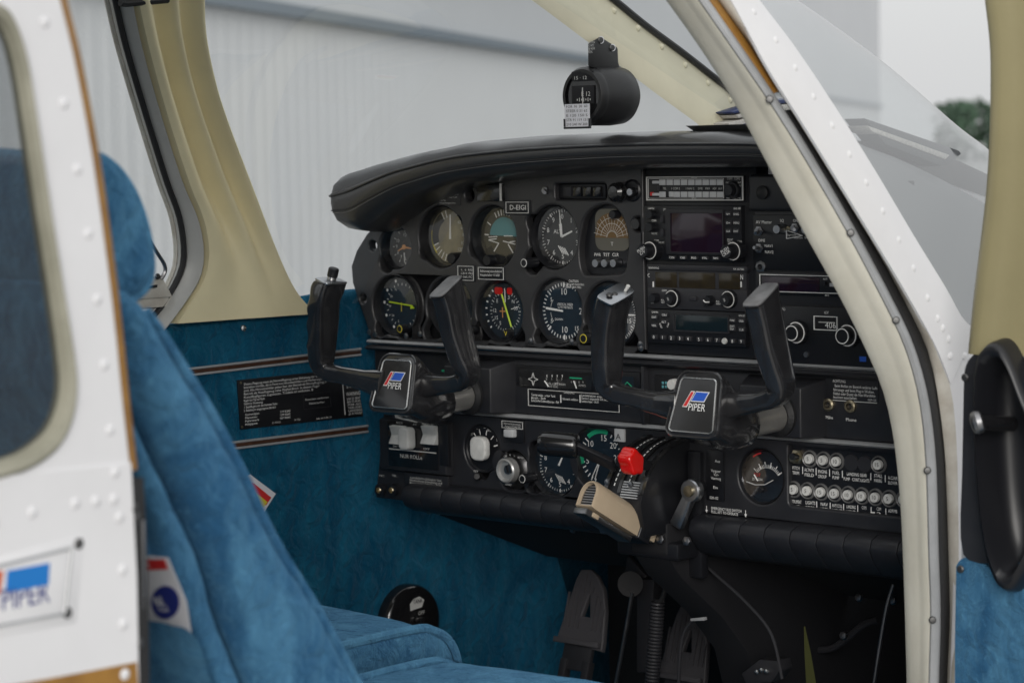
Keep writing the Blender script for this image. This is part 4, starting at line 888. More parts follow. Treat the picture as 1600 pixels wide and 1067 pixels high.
for x, s, w_ in ((1036, 'TEL', 5), (1048.5, '1 COM 2', 13), (1071, '1 NAV 2', 13), (1090.5, 'DME', 7), (1102, 'MKR', 7), (1113.5, 'ADF', 6), (1122.5, 'AUT', 6), (1136, 'COM1', 8), (1147, 'COM2', 9)):
    pt(x, 296.5 if x < 1130 else 281, 3.4, s, r, w_, -.0036, 'dimink')
for x, y, s, w_ in ((1153, 287, 'INT', 5), (1154, 292, 'EXT', 5), (1135, 311.5, 'MKR', 5), (1144, 311.5, 'VOL / IC', 14), (1080, 279.3, 'PHONE', 9), (1081, 311.5, 'SPKR', 7), (1134, 287, 'MIC', 5), (1142, 287, '•', 2)): pt(x, y, 2.8, s, r, w_, -.0036, 'dimink')
dual('volume_knob', 1147, 297, 1132, 296, .0105, .0075, r, None, -.003, 12, ring='darkkey')
r = unit('gps_navigator', 'navigation unit with a large dark purple screen and round knobs', 1009, 321, 1161.5, 408, .004)
a, b, c, d = prect(1042, 327, 1132, 398, -.004); MB().prism([V((x, -.0042, z)) for x, z in rr(a, b, c, d, .002, 3)], V((0, -.0030, 0))).build('screen_surround', K['darkkey'], r, .0015); pbox('screen', 1048, 333, 1130, 394.5, -.0072, .0004, 'screen', r, .0002)
frame('screen_edge', 1047, 332, 1131, 395.5, -.0072, 'darkkey', r, 1.2, .0016)
keys(r, [(1137.5, 334.5), (1150, 334.5), (1137.5, 348), (1150, 348), (1137.5, 361), (1150, 361)], 10, 8, -.004, .0025, 'darkkey'); keys(r, [(1049+17.2*i, 402.2+.3*i) for i in range(5)], 11, 5.4, -.004, .003, 'darkkey'); keys(r, [(1033.5, 343), (1033.5, 364)], 5, 12, -.004, .003, 'darkkey', 'rocker')
for x, y, s, w_ in ((1012, 327.5, 'GARMIN', 10), (1146, 327.5, 'GNS 430', 11), (1036, 329, '(T)', 4), (1134.5, 336.5, 'V^', 6), (1146, 336.5, 'RNG', 8), (1134.5, 350, 'D+', 6), (1146, 350, 'MENU', 9), (1134.5, 363, 'CLR', 6), (1146, 363, 'ENT', 7), (1136, 376, 'DEFAULT', 9), (1137, 379.5, 'NAV', 5), (1152, 379, 'GPS', 7), (1022, 377.5, 'COM', 7), (1029, 380.5, 'V/LOC', 9), (1009.5, 336, 'C', 3), (1009.5, 357, 'V', 3), (1018, 346.5, 'COM', 7), (1018, 366.5, 'V/LOC', 9)): pt(x, y, 3.2, s, r, w_, -.0070, 'ink' if y < 366 else 'dimink')
for i, s in enumerate(('CDI', 'OBS', 'MSG', 'FPL', 'PROC')): pt(1045.5+17.2*i, 404+.3*i, 3.2, s, r, 7.5, -.0076, 'ink')
for y in (335, 355): knob('volume_knob', 1013, y, -.012, .0065, .010, 'black', r, 12)
dual('tuning_knob', 1024, 391, 994, 391.5, .0125, .0090, r, 'PUSH\nC/V', -.004); dual('tuning_knob', 1154, 392, 1123, 394, .0125, .0090, r, 'PUSH\nCRSR', -.004)
r = unit('nav_com_radio', 'radio with smoked amber display windows and two pairs of tuning knobs', 1011.5, 414.5, 1167, 485, .001, 'darkkey')
pbox('header', 1011.5, 414.5, 1166.5, 423.5, -.001, .003, 'darkkey', r); pbox('lower_face', 1012, 451, 1167, 484.5, -.001, .005, 'darkkey', r)
for x0, x1 in ((1024, 1057), (1061, 1117), (1123, 1156)): pbox('display_window', x0, 425.5+.018*(x0-1024), x1, 450+.018*(x0-1024), -.001, .0006, 'amberscr', r, .0002)
for x, y, s, w_, h in ((1013.5, 420, 'BENDIX/KING', 16, 3), (1146, 422, 'KX 165 TSO', 16, 3.2), (1034, 455.5, 'COMM', 7.5, 3.2), (1133, 458, 'NAV', 5.5, 3.2), (1078.5, 467.5, 'MODE', 6.5, 3.2), (1033, 474, 'PULL\nTEST', 6, 2.6), (1119, 476, 'PULL\nIDENT', 7, 2.6), (1017, 474.5, 'OFF', 5, 2.6), (1012, 433, 'C', 3, 6), (1156.5, 437, 'N', 4, 8)): pt(x, y, h, s, r, w_, -.0066 if y > 450 else -.0044)
for x in (1019.6, 1156.8): pbox('index_mark', x, 440, x+1.6, 449, -.001, .001, 'ink', r, 0)
keys(r, [(1082, 466.5)], 11, 7, -.006, .003, 'darkkey', 'mode_key')
knob('volume_knob', 1018, 466, -.016, .0065, .012, 'black', r, 12); dual('tuning_knob', 1053, 466, 1039.5, 465.5, .0115, .0075, r, '||', -.006); dual('tuning_knob', 1141, 467.5, 1127, 469.5, .0115, .0075, r, '||', -.006)
knob('ident_knob', 1104, 470, -.016, .0065, .012, 'black', r, 12); MB().tube(bez([P(x, y, -.018) for x, y in ((1099, 469), (1102, 472), (1108, 472))], 4), .0008, 6).build('pointer_mark', K['ink'], r)
r = unit('transponder', 'transponder with a dark display and a bottom row of number keys', 1014.5, 485, 1168, 538.5, .004)
pbox('display_surround', 1052.5, 491, 1139, 519, -.004, .002, 'darkkey', r); pbox('display', 1056, 493.5, 1138, 517, -.006, .0004, 'lcd', r, .0002); frame('display_edge', 1053, 491.5, 1138.5, 519.5, -.006, 'darkkey', r, 1, .0008)
dg_ = [(1021.5, 526.8), (1035, 528), (1048.5, 529), (1062, 530), (1075, 531), (1092, 532), (1106, 533), (1120, 534), (1144.2, 535.5), (1158, 536.3)]
dg_ = [(x, 526.8+(x-1021.5)*.052) for x, y in dg_]
keys(r, dg_, 9, 7.6, -.004, .003, 'darkkey', 'number_key', .0014)
for (x, y), s in zip(dg_, '0123456789'): pt(x-1.6, y+2.2, 5.2, s, r, None, -.0076)
knob('light_sensor', 1131, 533, -.006, .0042, .004, 'dimink', r)
bt = [(1021.5, 495.5), (1021.5, 508.5), (1037.5, 492), (1037, 503), (1144, 500.5), (1158, 501.5), (1144, 514), (1158, 515)]
keys(r, bt, 10, 8, -.004, .0025, 'darkkey', 'function_key', .0012)
for (x, y), s in zip(bt, ('IDENT', 'VFR', 'ON', 'ALT', 'FUNC', 'CRSR', 'START\nSTOP', 'CLR')): pt(x-3.6, y+1.6, 3.2, s, r, 7.2, -.0070)
pt(1018, 489, 3, 'GARMIN', r, 10, -.0046); pt(1154, 494.5, 3, 'GTX 327', r, 10, -.0046); pt(1029.5, 505.5, 3.2, 'STBY', r, 7, -.0046, rot=-1.1); pt(1043.5, 512, 3.2, 'OFF', r, 6, -.0046, rot=1.1)
# right hand switch panel
t = thing('toggle_switch', 'steel toggle switch under the words AV Master', 'switch', 1186, 362, 'switches on the panel')
def toggle(t, x, y, lx, ly, Y=.002):
    MB().lathe([(.0062, 0), (.0062, .0025), (.0036, .003), (.0036, .007)], P(x, y, Y), (0, -1, 0), 6).build('nut', K['steel'], t); MB().tube([P(x, y, Y-.005), P(lx, ly, Y-.018)], [.0014, .0022], 8).build('lever', K['metal'], t)
toggle(t, 1187, 361, 1180, 365)
t2 = thing('toggle_switch', 'steel toggle switch beside the words NAV1 and NAV2', 'switch', 1185, 388, 'switches on the panel'); toggle(t2, 1187, 388, 1178, 387)
t3 = thing('socket', 'small steel jack socket below the navigation toggle', 'socket', 1190, 417); MB().lathe([(.0075, 0), (.0075, .003), (.005, .004), (.004, .004), (.004, 0)], P(1190, 417, .002), (0, -1, 0), 8).build('nut', K['steel'], t3)
r = unit('intercom', 'black intercom panel with pale round knobs and a small triangle emblem', 1176, 336, 1330, 424, -.0005, 'black', 'intercom')
for x, y, s, w_, h in ((1181, 349.5, 'AV Master', 25, 5), (1218.5, 347, 'SQ', 6, 4.4), (1239, 347, 'ON', 7, 4.4), (1258, 347, 'VOL', 9, 4.4), (1185, 378, 'DME', 10, 4.6), (1194.5, 386.5, 'NAV1', 12, 4.6), (1195, 396, 'NAV2', 13, 4.6), (1241, 373, 'Intercom', 13, 3), (1257, 373, 'SPA-400 TSO', 22, 3), (1230, 368.5, 'Sigtronics', 14, 3)): pt(x, y, h, s, r, w_, -.0008)
for x in (1213, 1257): knob('volume_knob', x, 358.5, -.014, .0062, .014, 'metal', r, 12); pbox('pointer_line', x-1, 353.6, x+11, 354.4, .0, .0006, 'dimink', r, 0)
toggle(r, 1243, 356.5, 1241, 359); MB().lathe([(.003, 0), (.0026, .003), (.0001, .004)], P(1233, 357, 0), (0, -1, 0), 10).build('lamp', K['brass'], r)
q = MB(); tri = [P(1229, 360, -.0008), P(1254, 368.5, -.0008), P(1229, 373, -.0008)]
for a, b in zip(tri, tri[1:]+tri[:1]): q.tube([a, b], .0006, 4)
q.build('emblem', K['ink'], r)
MB().lathe([(.0085, 0), (.0085, .004), (.005, .006), (.0001, .006)], P(1193, 301, -.005), (0, -1, 0), 16).build('rubber_plug', K['rubber'], pan)
r = unit('radio_display', 'slim dark radio display in a thin white border behind the right horn', 1184, 426, 1345, 462, .002)
frame('border', 1187, 430, 1330, 457.5, -.002, 'ink', r, 1.1, .0006); pbox('display', 1191, 433, 1280, 455, -.002, .0006, 'screen', r, .0002)
for x, y, s, w_ in ((1286, 437.5, 'ANT', 7), (1298, 438, 'ADF', 8), (1289, 463, 'BFO', 6)): pt(x, y, 3, s, r, w_, -.0028)
pbox('white_label', 1296, 442.5, 1308, 448, -.002, .0008, 'keygrey', r, .0002); knob('selector', 1315, 455, -.012, .0062, .012, 'black', r, cap='ink'); knob('selector', 1287, 443, -.006, .0028, .006, 'black', r)
r = unit('direction_finder_tuner', 'tuner marked ADF with a 406 counter window between ribbed knobs', 1196, 479, 1364, 570, .004)
pt(1215, 485, 4.4, 'T BFO', r, 12, -.0046); pt(1287.5, 490.5, 4.4, 'ADF', r, 7, -.0046); frame('window_frame', 1272, 494, 1309, 516, -.004, 'ink', r, 1.2, .0012); pbox('counter_window', 1274, 496, 1307, 514, -.004, .0004, 'pit', r, 0); pbox('index_strip', 1279, 503, 1304, 504.5, -.0044, .0005, 'dimink', r, 0)
pt(1289, 512.5, 9.5, '406', r, 17, -.0054); pbox('seam_line', 1205, 521, 1360, 522, -.004, .0006, 'pit', r, 0)
dual('tuning_knob', 1249, 519, 1229, 521.5, .0145, .0110, r, None, -.004, 22, ring='ink'); dual('tuning_knob', 1330, 523.5, 1306, 526, .0145, .0110, r, None, -.004, 22, ring='ink')
pbox('blue_sticker', 1343, 557, 1353, 565, -.004, .0005, 'bluep', r, 0); knob('screw', 1259, 554, -.0055, .004, .003, 'steel', r)
for x, y, s, w_, lab in ((1295.5, 632, 'Mike', 11, 'brass ringed microphone socket above the word Mike'), (1329.5, 634.5, 'Phone', 16, 'brass ringed headphone socket above the word Phone')):
    t = thing('headset_socket', lab, 'socket', x, y, 'headset sockets')
    MB().lathe([(.0078, 0), (.0078, .003), (.0062, .0045), (.0042, .0045), (.0038, .001), (.0038, -.004)], P(x, y, .006), (0, -1, 0), 20, (0, 0)).build('ring', K['brass'], t); MB().lathe([(.0040, 0), (.0001, 0.0002)], P(x, y, .0075), (0, -1, 0), 14).build('bore', K['pit'], t)
    pt(x-w_/2, 654 if s == 'Mike' else 657.5, 5, s, t, w_, .0048)
pbox('rule', 1301, 626.8, 1370, 627.9, .0055, .0004, 'dimink', pan, 0); pt(1356, 626, 3.2, '0209-102', pan, 13, .0048)
# fuel gauges in the middle shelf
r = thing('engine_gauge_cluster', 'wide glass fronted fuel gauge strip left of the centre divider', 'gauge', 865, 592)
pbox('case', 806, 576, 1000, 609, .006, .004, 'black', r, .002); pbox('face', 812, 580, 924, 606, .002, .0003, 'dial', r, 0)
p = P(833, 592.5, .001); q = MB()
st8 = [da(p, a*45, .0085 if a % 2 == 0 else .003, 0) for a in range(8)]
for a, b in zip(st8, st8[1:]+st8[:1]): q.tube([a, b], .0006, 4)
q.build('star_mark', K['dimink'], r)
for i, x in enumerate((853, 861, 869, 877)): pt(x, 594, 4, ('E', '1', '2', 'F')[i], r, None, .0016, 'dimink'); pbox('tick', x+1, 585.5, x+2, 589, .002, .0006, 'ink', r, 0)
pt(853, 600.5, 3.6, 'FUEL LEFT MAIN', r, 30, .0016, 'dimink'); pt(858, 605, 3.2, 'US GAL', r, 14, .0016, 'dimink'); MB().tube([P(851, 595, .001), P(857, 604, .001)], .0009, 5).build('pointer', K['ink'], r)
pbox('green_arc', 890, 589.5, 909, 592, .002, .0006, 'green', r, 0); MB().tube([P(896.5, 595, .001), P(901, 607, .001)], .0009, 5).build('pointer', K['ink'], r); pt(904, 603.5, 3.4, 'AMPS', r, 11, .0016, 'dimink')
for x in (892, 898, 904, 910): pt(x, 598.5, 3.4, '0', r, None, .0016, 'dimink')
pbox('face', 958, 588, 990, 608, .002, .0003, 'dialblue', r, 0); MB().tube([P(974, 604, .001), P(980, 597, .001), P(987, 604, .001)], .0008, 5).build('pointer', K['green'], r); pbox('green_arc', 690, 578, 702, 581, .004, .0006, 'green', pan, 0); pbox('glass', 811, 579, 925, 607, .001, .0002, 'iglass', r, 0)
r = thing('gear_selector', 'dark switch recess with red wheel shaped lever behind right control wheel hub', 'switch', 1055, 605)
pbox('recess', 1022, 587, 1092, 640, .006, .002, 'pit', r, .002); knob('lever_wheel', 1064, 604, -.012, .0085, .012, 'red', r, 8); knob('side_button', 1048, 601, -.008, .0072, .010, 'keywht', r)
for x, y in ((1034, 598), (1039, 598), (1034, 604), (1039, 604)): pbox('lamp', x, y-2, x+3, y+2, .004, .0006, 'sky', r, 0)
pbox('name_bar', 1030, 633, 1068, 645, .006, .003, 'darkkey', r)
# ================================================================== LOWER PANEL INSTRUMENTS
LP = 'gauges in the lower panel'
t = thing('master_switch_box', 'boxed pale rocker switches and round knob above the printed words NUR ROLLE', 'switch box', 650, 700)
a, b, c, d = prect(598, 655, 705, 739, -.003)
MB().loft([[V((a, .002, c)), V((b, .002, c)), V((b, .002, d)), V((a, .002, d))], [V((a+.003, -.012, c+.003)), V((b-.003, -.012, c+.003)), V((b-.003, -.012, d-.003)), V((a+.003, -.012, d-.003))]]).build('box', K['panel'], t, .0015)
pbox('recessed_face', 606, 660, 684, 731, -.012, .0012, 'gloss', t, .0008); pbox('side_block', 686, 663, 700, 728, -.012, .0016, 'black', t, .001)
for x in (626, 675):
    a, b, c, d = prect(x-12, 664, x+10, 694, -.013); m = (c+d)/2
    MB().loft([[V((x_, -.013, c)), V((x_, -.023, c+.001)), V((x_, -.0165, m)), V((x_, -.021, d-.001)), V((x_, -.013, d))] for x_ in (a, b)]).build('rocker', K['keywht'], t, .0012)
p = P(644, 683, -.013); MB().prism([p+V((x, 0, z)) for x, z in rr(-.012, .008, -.0165, .0145, .007, 5)], V((0, -.017, 0))).build('knob', K['keywht'], t, .003, 3)
pbox('rule', 608, 703.5, 681, 705, -.0132, .0006, 'dimink', t, 0); pt(625, 714.5, 6, 'NUR ROLLe', t, 34, -.0140, 'dimink')
for x, y, s, w_ in ((619, 661.5, 'MASTR', 10), (645, 664, 'AV', 6), (667, 664.5, 'ALT ON', 10), (614, 698, 'BATT', 10), (661, 702, 'OFF', 10)): pt(x, y, 3, s, t, w_, -.0140, 'dimink')
for x, y, lab in ((596, 765, 'small dark socket at the lower left corner of the panel, left of two'), (615.5, 765, 'small dark socket at the lower left corner of the panel, right of two')):
    t = thing('headset_socket', lab, 'socket', x, y, 'headset sockets')
    MB().lathe([(.0092, 0), (.0088, .005), (.0062, .006), (.0045, .006), (.0045, -.002)], P(x, y, -.002), (0, -1, 0), 20, (0, 0)).build('nut', K['black'], t); MB().lathe([(.0050, .0055), (.0038, .0068), (.003, .003), (.0001, .003)], P(x, y, -.002), (0, -1, 0), 14, (0, 0)).build('ring', K['brass'], t); pt(x-3, 744, 3, 'MIC' if x < 600 else 'TEL', t, 7, -.0035, 'dimink')
r, c, R = gauge('selector_dial', 'pale round selector knob in a black dial left of the ignition key', 'knob', 'dial', 'black', .006, LP, LG, False)
p = P(746, 701, -.013); MB().prism([p+V((x, 0, z)) for x, z in rr(-.0155, .0135, -.0165, .0165, .0105, 6)], V((0, .012, 0))).build('knob', K['keywht'], r, .003, 3)
ticks(r, c+V((0, -.001, 0)), R, (-40, -15, 15, 45, 75), .60, .82, .0014)
for s, a in (('OFF', -52), ('R', -22), ('L', 6), ('BOTH', 30), ('ST', 62)): num(r, c+V((0, -.001, 0)), R, a, .92, s, .0036, 'dimink')
t = thing('rocker_switch', 'small grey rocker switch with a printed placard above it', 'switch', 800, 672, 'switches on the panel'); pbox('plate', 783, 656, 818, 691, 0, .0012, 'black', t, .0004); frame('border', 784, 658, 817, 669.5, -.0012, 'dimink', t, .9, .0003); pt(787, 662.5, 3, 'Fahrwerkswarnung', t, 26, -.0018, 'dimink'); pt(789, 667, 3, 'Pumpen-SCHALTER', t, 24, -.0018, 'dimink'); pbox('rocker', 786, 671, 801, 683.5, -.001, .008, 'keygrey', t, .002)
K['lockmetal'] = mat('pale_lock_metal', (.50, .50, .49), .3, .6)
t = root('ignition_lock', 'bright ringed ignition key lock right of the pale selector knob', 'lock', P(795, 733))
MB().lathe([(.026, -.004), (.022, 0), (.0205, .004), (.0195, .012), (.018, .0125)], P(801, 735, .012), (0, -1, 0), 32).build('collar', K['steel'], t)
MB().lathe([(.0172, 0), (.0165, .010), (.0145, .0115), (.0125, .0105), (.0115, .0075), (.0001, .0075)], P(797, 734, -.001), (0, -1, 0), 28).build('barrel', K['keywht'] if 0 else K['lockmetal'], t)
MB().lathe([(.0068, 0), (.0062, .003), (.0001, .003)], P(795, 733, -.0085), (0, -1, 0), 18).build('key_plug', K['steel'], t); poly(t, [P(x, y, -.0118) for x, y in ((790, 727), (793, 727), (795, 738), (792, 738))], 'pit', 'keyway')
for s, x, y in (('OFF', 787, 714), ('R', 796, 712), ('L', 803, 713), ('BOTH', 809, 716), ('START', 790, 758)): pt(x, y, 3, s, t, None, -.008, 'dimink')
MB().cyl(P(747, 744, -.001), P(745, 744, -.012), .0055, .004, 14).build('toggle_stub', K['rubber'], pan); pt(741, 767, 3.2, 'L M', pan, 8, -.0006, 'dimink'); pt(740, 737, 3.2, 'KEY', pan, 7, -.0006, 'dimink')
r, c, R = gauge('second_altimeter', 'altimeter under the black throttle handle, showing figures seven six and five', 'gauge', 'alt2', 'dialblue', .017, LP, LG)
ticks(r, c, R, range(0, 360, 7), .78, .85, .0007); ticks(r, c, R, range(0, 360, 36), .75, .87, .0013)
for k, s in enumerate('0123456789'): num(r, c, R, 36*k, .62, s, .0066)
for k in range(4):
    A = c+V((-.004+k*.0035, -.0003, -.009-.001*k)); MB().prism([A+V((-.004, 0, -.0035)), A+V((-.0028, 0, -.0025)), A+V((.004, 0, -.012)), A+V((.0028, 0, -.013))], V((0, -.0002, 0))).build('warning_stripe', K['dimink'], r, smooth=False)
needle(r, c, 30, 0, .030, .003, .001); knob('pressure_knob', 816, 748, -.022, .0068, .024, 'black', r, 14, cap='dimink')
r, c, R = gauge('manifold_pressure_gauge', 'gauge with a green arc and figures 15 and 10 beside the throttle quadrant', 'gauge', 'map', 'dialblue', .013, LP, LG)
arc(r, c, 318, 378, R*.74, R*.88, 'green'); arc(r, c, 252, 285, R*.74, R*.88, 'green'); ticks(r, c, R, list(range(318, 380, 9)), .72, .9, .0011, 'dialblue'); ticks(r, c, R, range(200, 318, 11), .72, .86, .0016); ticks(r, c, R, range(30, 160, 12), .72, .86, .0016)
for s, a in (('15', 8), ('10', 310), ('5', 255), ('20', 50), ('25', 90)): num(r, c, R, a, .60, s, .0082)
for a in (200, 210): needle(r, c, a, 0, .032, .002, .001)
r, c, R = gauge('exhaust_temperature_gauge', 'round black gauge printed EGT left of the circuit breakers', 'gauge', 'egt', 'black', .010, LP, LG)
c2 = c+V((.004, 0, -.009)); ticks(r, c2, R, range(-50, 56, 6), .58, .68, .0008); ticks(r, c2, R, range(-50, 56, 21), .58, .78, .0012); arc(r, c2, -50, 56, R*.56, R*.58, 'dimink', 'scale_line')
L_ = da(c, 0, 0, .0004)
pt(1178, 743.5, 5, 'EGT', r, 10, .0045, 'redp'); pt(1175, 749.5, 3.8, '25°F. DIV.', r, 17, .0045); MB().tube([P(1184, 751, .004), P(1178, 741, .004)], .0009, 5).build('pointer', K['ink'], r); arc(r, c, 322, 350, R*.80, R*.86, 'redp'); num(r, c, R, 262, .1, ' ', .004) if 0 else None
MB().tube([P(x, y, .005) for x, y in ((1166, 752), (1180, 757), (1195, 757), (1208, 750))], .0006, 4).build('outline', K['dimink'], r); knob('adjuster', 1187, 766, -.001, .0035, .004, 'black', r)
# circuit breakers
cb = root('circuit_breaker_panel', 'recessed black plate with two rows of printed circuit breakers', 'breaker panel', P(1320, 750))
a, b, c, d = prect(1230, 700, 1430, 800); MB().box(a-.003, .41, .010, .016, c-.003, d+.003).build('face', K['black'], cb, smooth=False)
def brk(x, y, s):
    o = MB().lathe([(.0108, 0), (.0105, .0018), (.0096, .0030), (.0086, .0022), (.0084, .0002)], P(x, y, .0098), (0, -1, 0), 28, (0, 0)).build('breaker_ring', K['brkring'], cb)
    MB().lathe([(.0060, 0), (.0060, .0046), (.0055, .0052), (.0001, .0052)], P(x, y, .010), (0, -1, 0), 20).build('push_button', K['keywht'], o); text(s, P(x, y, .010)+V((0, -.0055, 0)), .0066, o, 'pit', align='CENTER')
for x, y, s in ((1266, 716.5, '5'), (1287.5, 718.5, '5'), (1308, 720.5, '10'), (1373.5, 725.5, '15')): brk(x, y, s)
for i, s in enumerate(('5', '5', '15', '15', '10', '10', '10', '5')): brk(1241+21.3*i, 764.3+1.95*i+.1*i, s)
brk(1413, 780, '5')
for x, y in ((1331, 723), (1352, 725)): MB().lathe([(.0105, 0), (.0098, .002), (.0001, .0022)], P(x, y, .010), (0, -1, 0), 24).build('blank_plug', K['darkkey'], cb)
MB().lathe([(.0095, 0), (.0095, .004), (.006, .005), (.006, .012)], P(1247, 713.5, .010), (0, -1, 0), 6).build('toggle_nut', K['brass'], cb); MB().tube([P(1246, 713.5, .0), P(1237, 713, -.016)], [.003, .0042], 10).build('toggle_lever', K['black'], cb)
def two(x, y, a, b, w_): pt(x-w_/2, y, 5.2, a, cb, w_, .0094); pt(x-w_/2, y+7.6, 5.2, b, cb, w_*.95, .0094) if b else None
for x, y, a, b, w_ in ((1243.5, 733, 'PITCH', 'TRIM', 11), (1264.5, 736, 'ALTNTR', 'FIELD', 15), (1285, 738.5, 'ENGINE', 'GROUP', 14), (1306, 740.5, 'FUEL', 'PUMP', 11), (1372, 745, 'STALL', 'WARNING', 13), (1395, 748.5, 'A.C/AIR', 'BLOWER', 15), (1243, 785, 'INSTRUMENT', 'PANEL', 18), (1266, 787, 'LIGHTS', 'OVERHEAD', 15), (1287.5, 789.5, 'NAV', 'LIGHTS', 11), (1308, 791.5, 'ANTI COLL', 'LIGHT', 16), (1329.5, 793.5, 'LANDING', 'LIGHT', 14), (1350, 795, 'COM', '1', 7), (1373, 797, 'COM', '2', 7), (1395, 800, 'ADF/MB', None, 14)): two(x, y, a, b, w_)
pt(1323, 742.5, 5.2, 'LANDING GEAR', cb, 31, .0094); pt(1318, 750, 5.2, 'PUMP   CONT./LIGHTS', cb, 40, .0094)
for x, y in ((1254, 734), (1275, 736), (1296, 738), (1316, 740), (1360.5, 744), (1383, 747), (1276, 788), (1297, 790), (1318, 792), (1340, 794), (1361, 797), (1384, 799)): pbox('divider_line', x-.45, y-5, x+.45, y+6, .0100, .0005, 'ink', cb, 0)
# ================================================================== THROTTLE QUADRANT
tq = root('throttle_quadrant', 'curved black throttle quadrant with white scale marks standing below the panel', 'throttle quadrant', (-.085, -.08, 1.15))
q0, q1 = P(975, 705, -.05).x, P(1030, 710, -.05).x
X0, X1 = -.078, -.018
def qp(t, r=0):                                   # profile from the panel face, over the arc, down to the lip
    a = radians(t); return (-(.100+r)*sin(a), zB-.098+(.086+r)*cos(a))
def qst(x, a0=1, a1=80, r=0): return [V((x, *qp(a0+(a1-a0)*k/20, r))) for k in range(21)]
rg = [qst(x)+[V((x, -.088, zB-.125)), V((x, .02, zB-.125)), V((x, .02, zB-.013))] for x in (X0, X1)]
MB().loft(rg).build('housing', K['black'], tq, .0015, ang=40)
W = X1-X0
for u0, u1, hgt in ((0, .10, .004), (.36, .44, .003), (.66, .74, .003), (.93, 1, .004)):
    MB().loft([[*qst(X0+W*u, 3, 72, hgt), *reversed(qst(X0+W*u, 3, 72, -.002))] for u in (u0, u1)]).build('rib', K['gloss'], tq, ang=40)
for u in (.20, .56):                              # white scale marks beside the slots
    q = MB()
    for k in range(14):
        a = 8+k*4.3; q.add([V((X0+W*u, *qp(a, .0008))), V((X0+W*(u+.03), *qp(a, .0008))), V((X0+W*(u+.03), *qp(a+2.6, .0008))), V((X0+W*u, *qp(a+2.6, .0008)))], [(0, 1, 2, 3)])
    q.build('scale_marks', K['ink'], tq, smooth=False)
for u in (.30, .62): MB().loft([[*qst(X0+W*v, 6, 70, .0006), *reversed(qst(X0+W*v, 6, 70, -.002))] for v in (u, u+.05)]).build('slot', K['pit'], tq)
for k in range(7):
    a = 62+k*2.1; MB().loft([[V((X0+W*v, *qp(a, .001))), V((X0+W*v, *qp(a, .003))), V((X0+W*v, *qp(a+1.1, .003))), V((X0+W*v, *qp(a+1.1, .001)))] for v in (.46, .90)]).build('grip_rib', K['steel'] if 0 else K['greytrim'], tq, smooth=False)
for x, y in ((949, 753), (986, 757)): 
    p = P(x, y, -.1); MB().lathe([(.004, 0), (.0036, .002), (.0001, .0025)], p, (0, -1, .2), 10).build('screw', K['steel'], tq)
t = root('throttle_lever', 'glossy black horizontal cylinder handle on a flat black arm', 'lever', P(905, 700, -.16))
a, b = P(841, 692, -.195), P(903, 697, -.170); ax = (b-a).normalized(); L = (b-a).length
MB().lathe([(.0001, 0), (.0110, .0006), (.0148, .006), (.0155, .016), (.0155, L-.006), (.0150, L-.002), (.0135, L), (.0001, L)], a, ax, 32).build('handle', K['gloss'], t)
MB().obox(P(930, 713, -.15), (b-P(962, 724, -.13))*.52, V((.2, -.5, .8)).normalized()*.0085, V((0, .8, .6)).normalized()*.003).build('arm', K['black'], t, .001)
t = root('mixture_lever', 'bright red scalloped lever knob on the throttle quadrant', 'lever', P(985, 720, -.13))
p = P(986, 721, -.135); e1 = V((.95, 0, -.05)).normalized(); e2 = V((-.05, -.35, .93)).normalized(); e3 = e1.cross(e2)
rg = []
for s, h in ((.84, -.0085), (1, -.0060), (1, .0060), (.84, .0085)):
    ring = []
    for j in range(80):
        an = 2*pi*j/80; rad = .0150*(1+.085*cos(5*an))*s; ring.append(p+e1*h*1.25+e2*rad*sin(an)*1.12-e3*rad*cos(an)*.9)
    rg.append(ring)
MB().loft(rg).build('knob', K['red'], t, .0022, 3, ang=60); MB().obox(P(990, 724, -.105), V((.004, 0, 0)), V((0, .03, -.006)), V((0, .002, .006))).build('arm', K['black'], t, .001)
plac('placard', 960, 670, 975, 690, [(962, 686, 'A', 8)], 9, 'keygrey', tm='pit')
# pedestal under the quadrant
pd = root('centre_pedestal', 'dark pedestal below the throttle quadrant running down between the pedals', 'pedestal', (-.07, .05, .75))
MB().loft([[V((x, y, z)) for y, z in ((-.05, 1.175), (-.05, 1.135), (-.02, 1.10), (.06, 1.04), (.12, .98), (.18, .80), (.20, .70), (.5, .70), (.5, 1.17))] for x in (-.075, -.016)]).build('shell', K['pit'], pd, .004, ang=30)
MB().box(-.0175, .004, -.006, .01, 1.10, 1.262).build('side_block', K['black'], pd, .003)
MB().box(-.10, .0, -.048, .03, 1.128, 1.150).build('lip', K['black'], pd, .004)
hx = MB().lathe([(.006, 0), (.006, .004), (.004, .005), (.0001, .005)], P(945, 828, -.058), (0, -1, .2), 6).build('hex_bolt', K['steel'], pd)
for x, y in ((1031, 842), (1072, 845)): copyat(hx, P(x, y, -.058), pd)
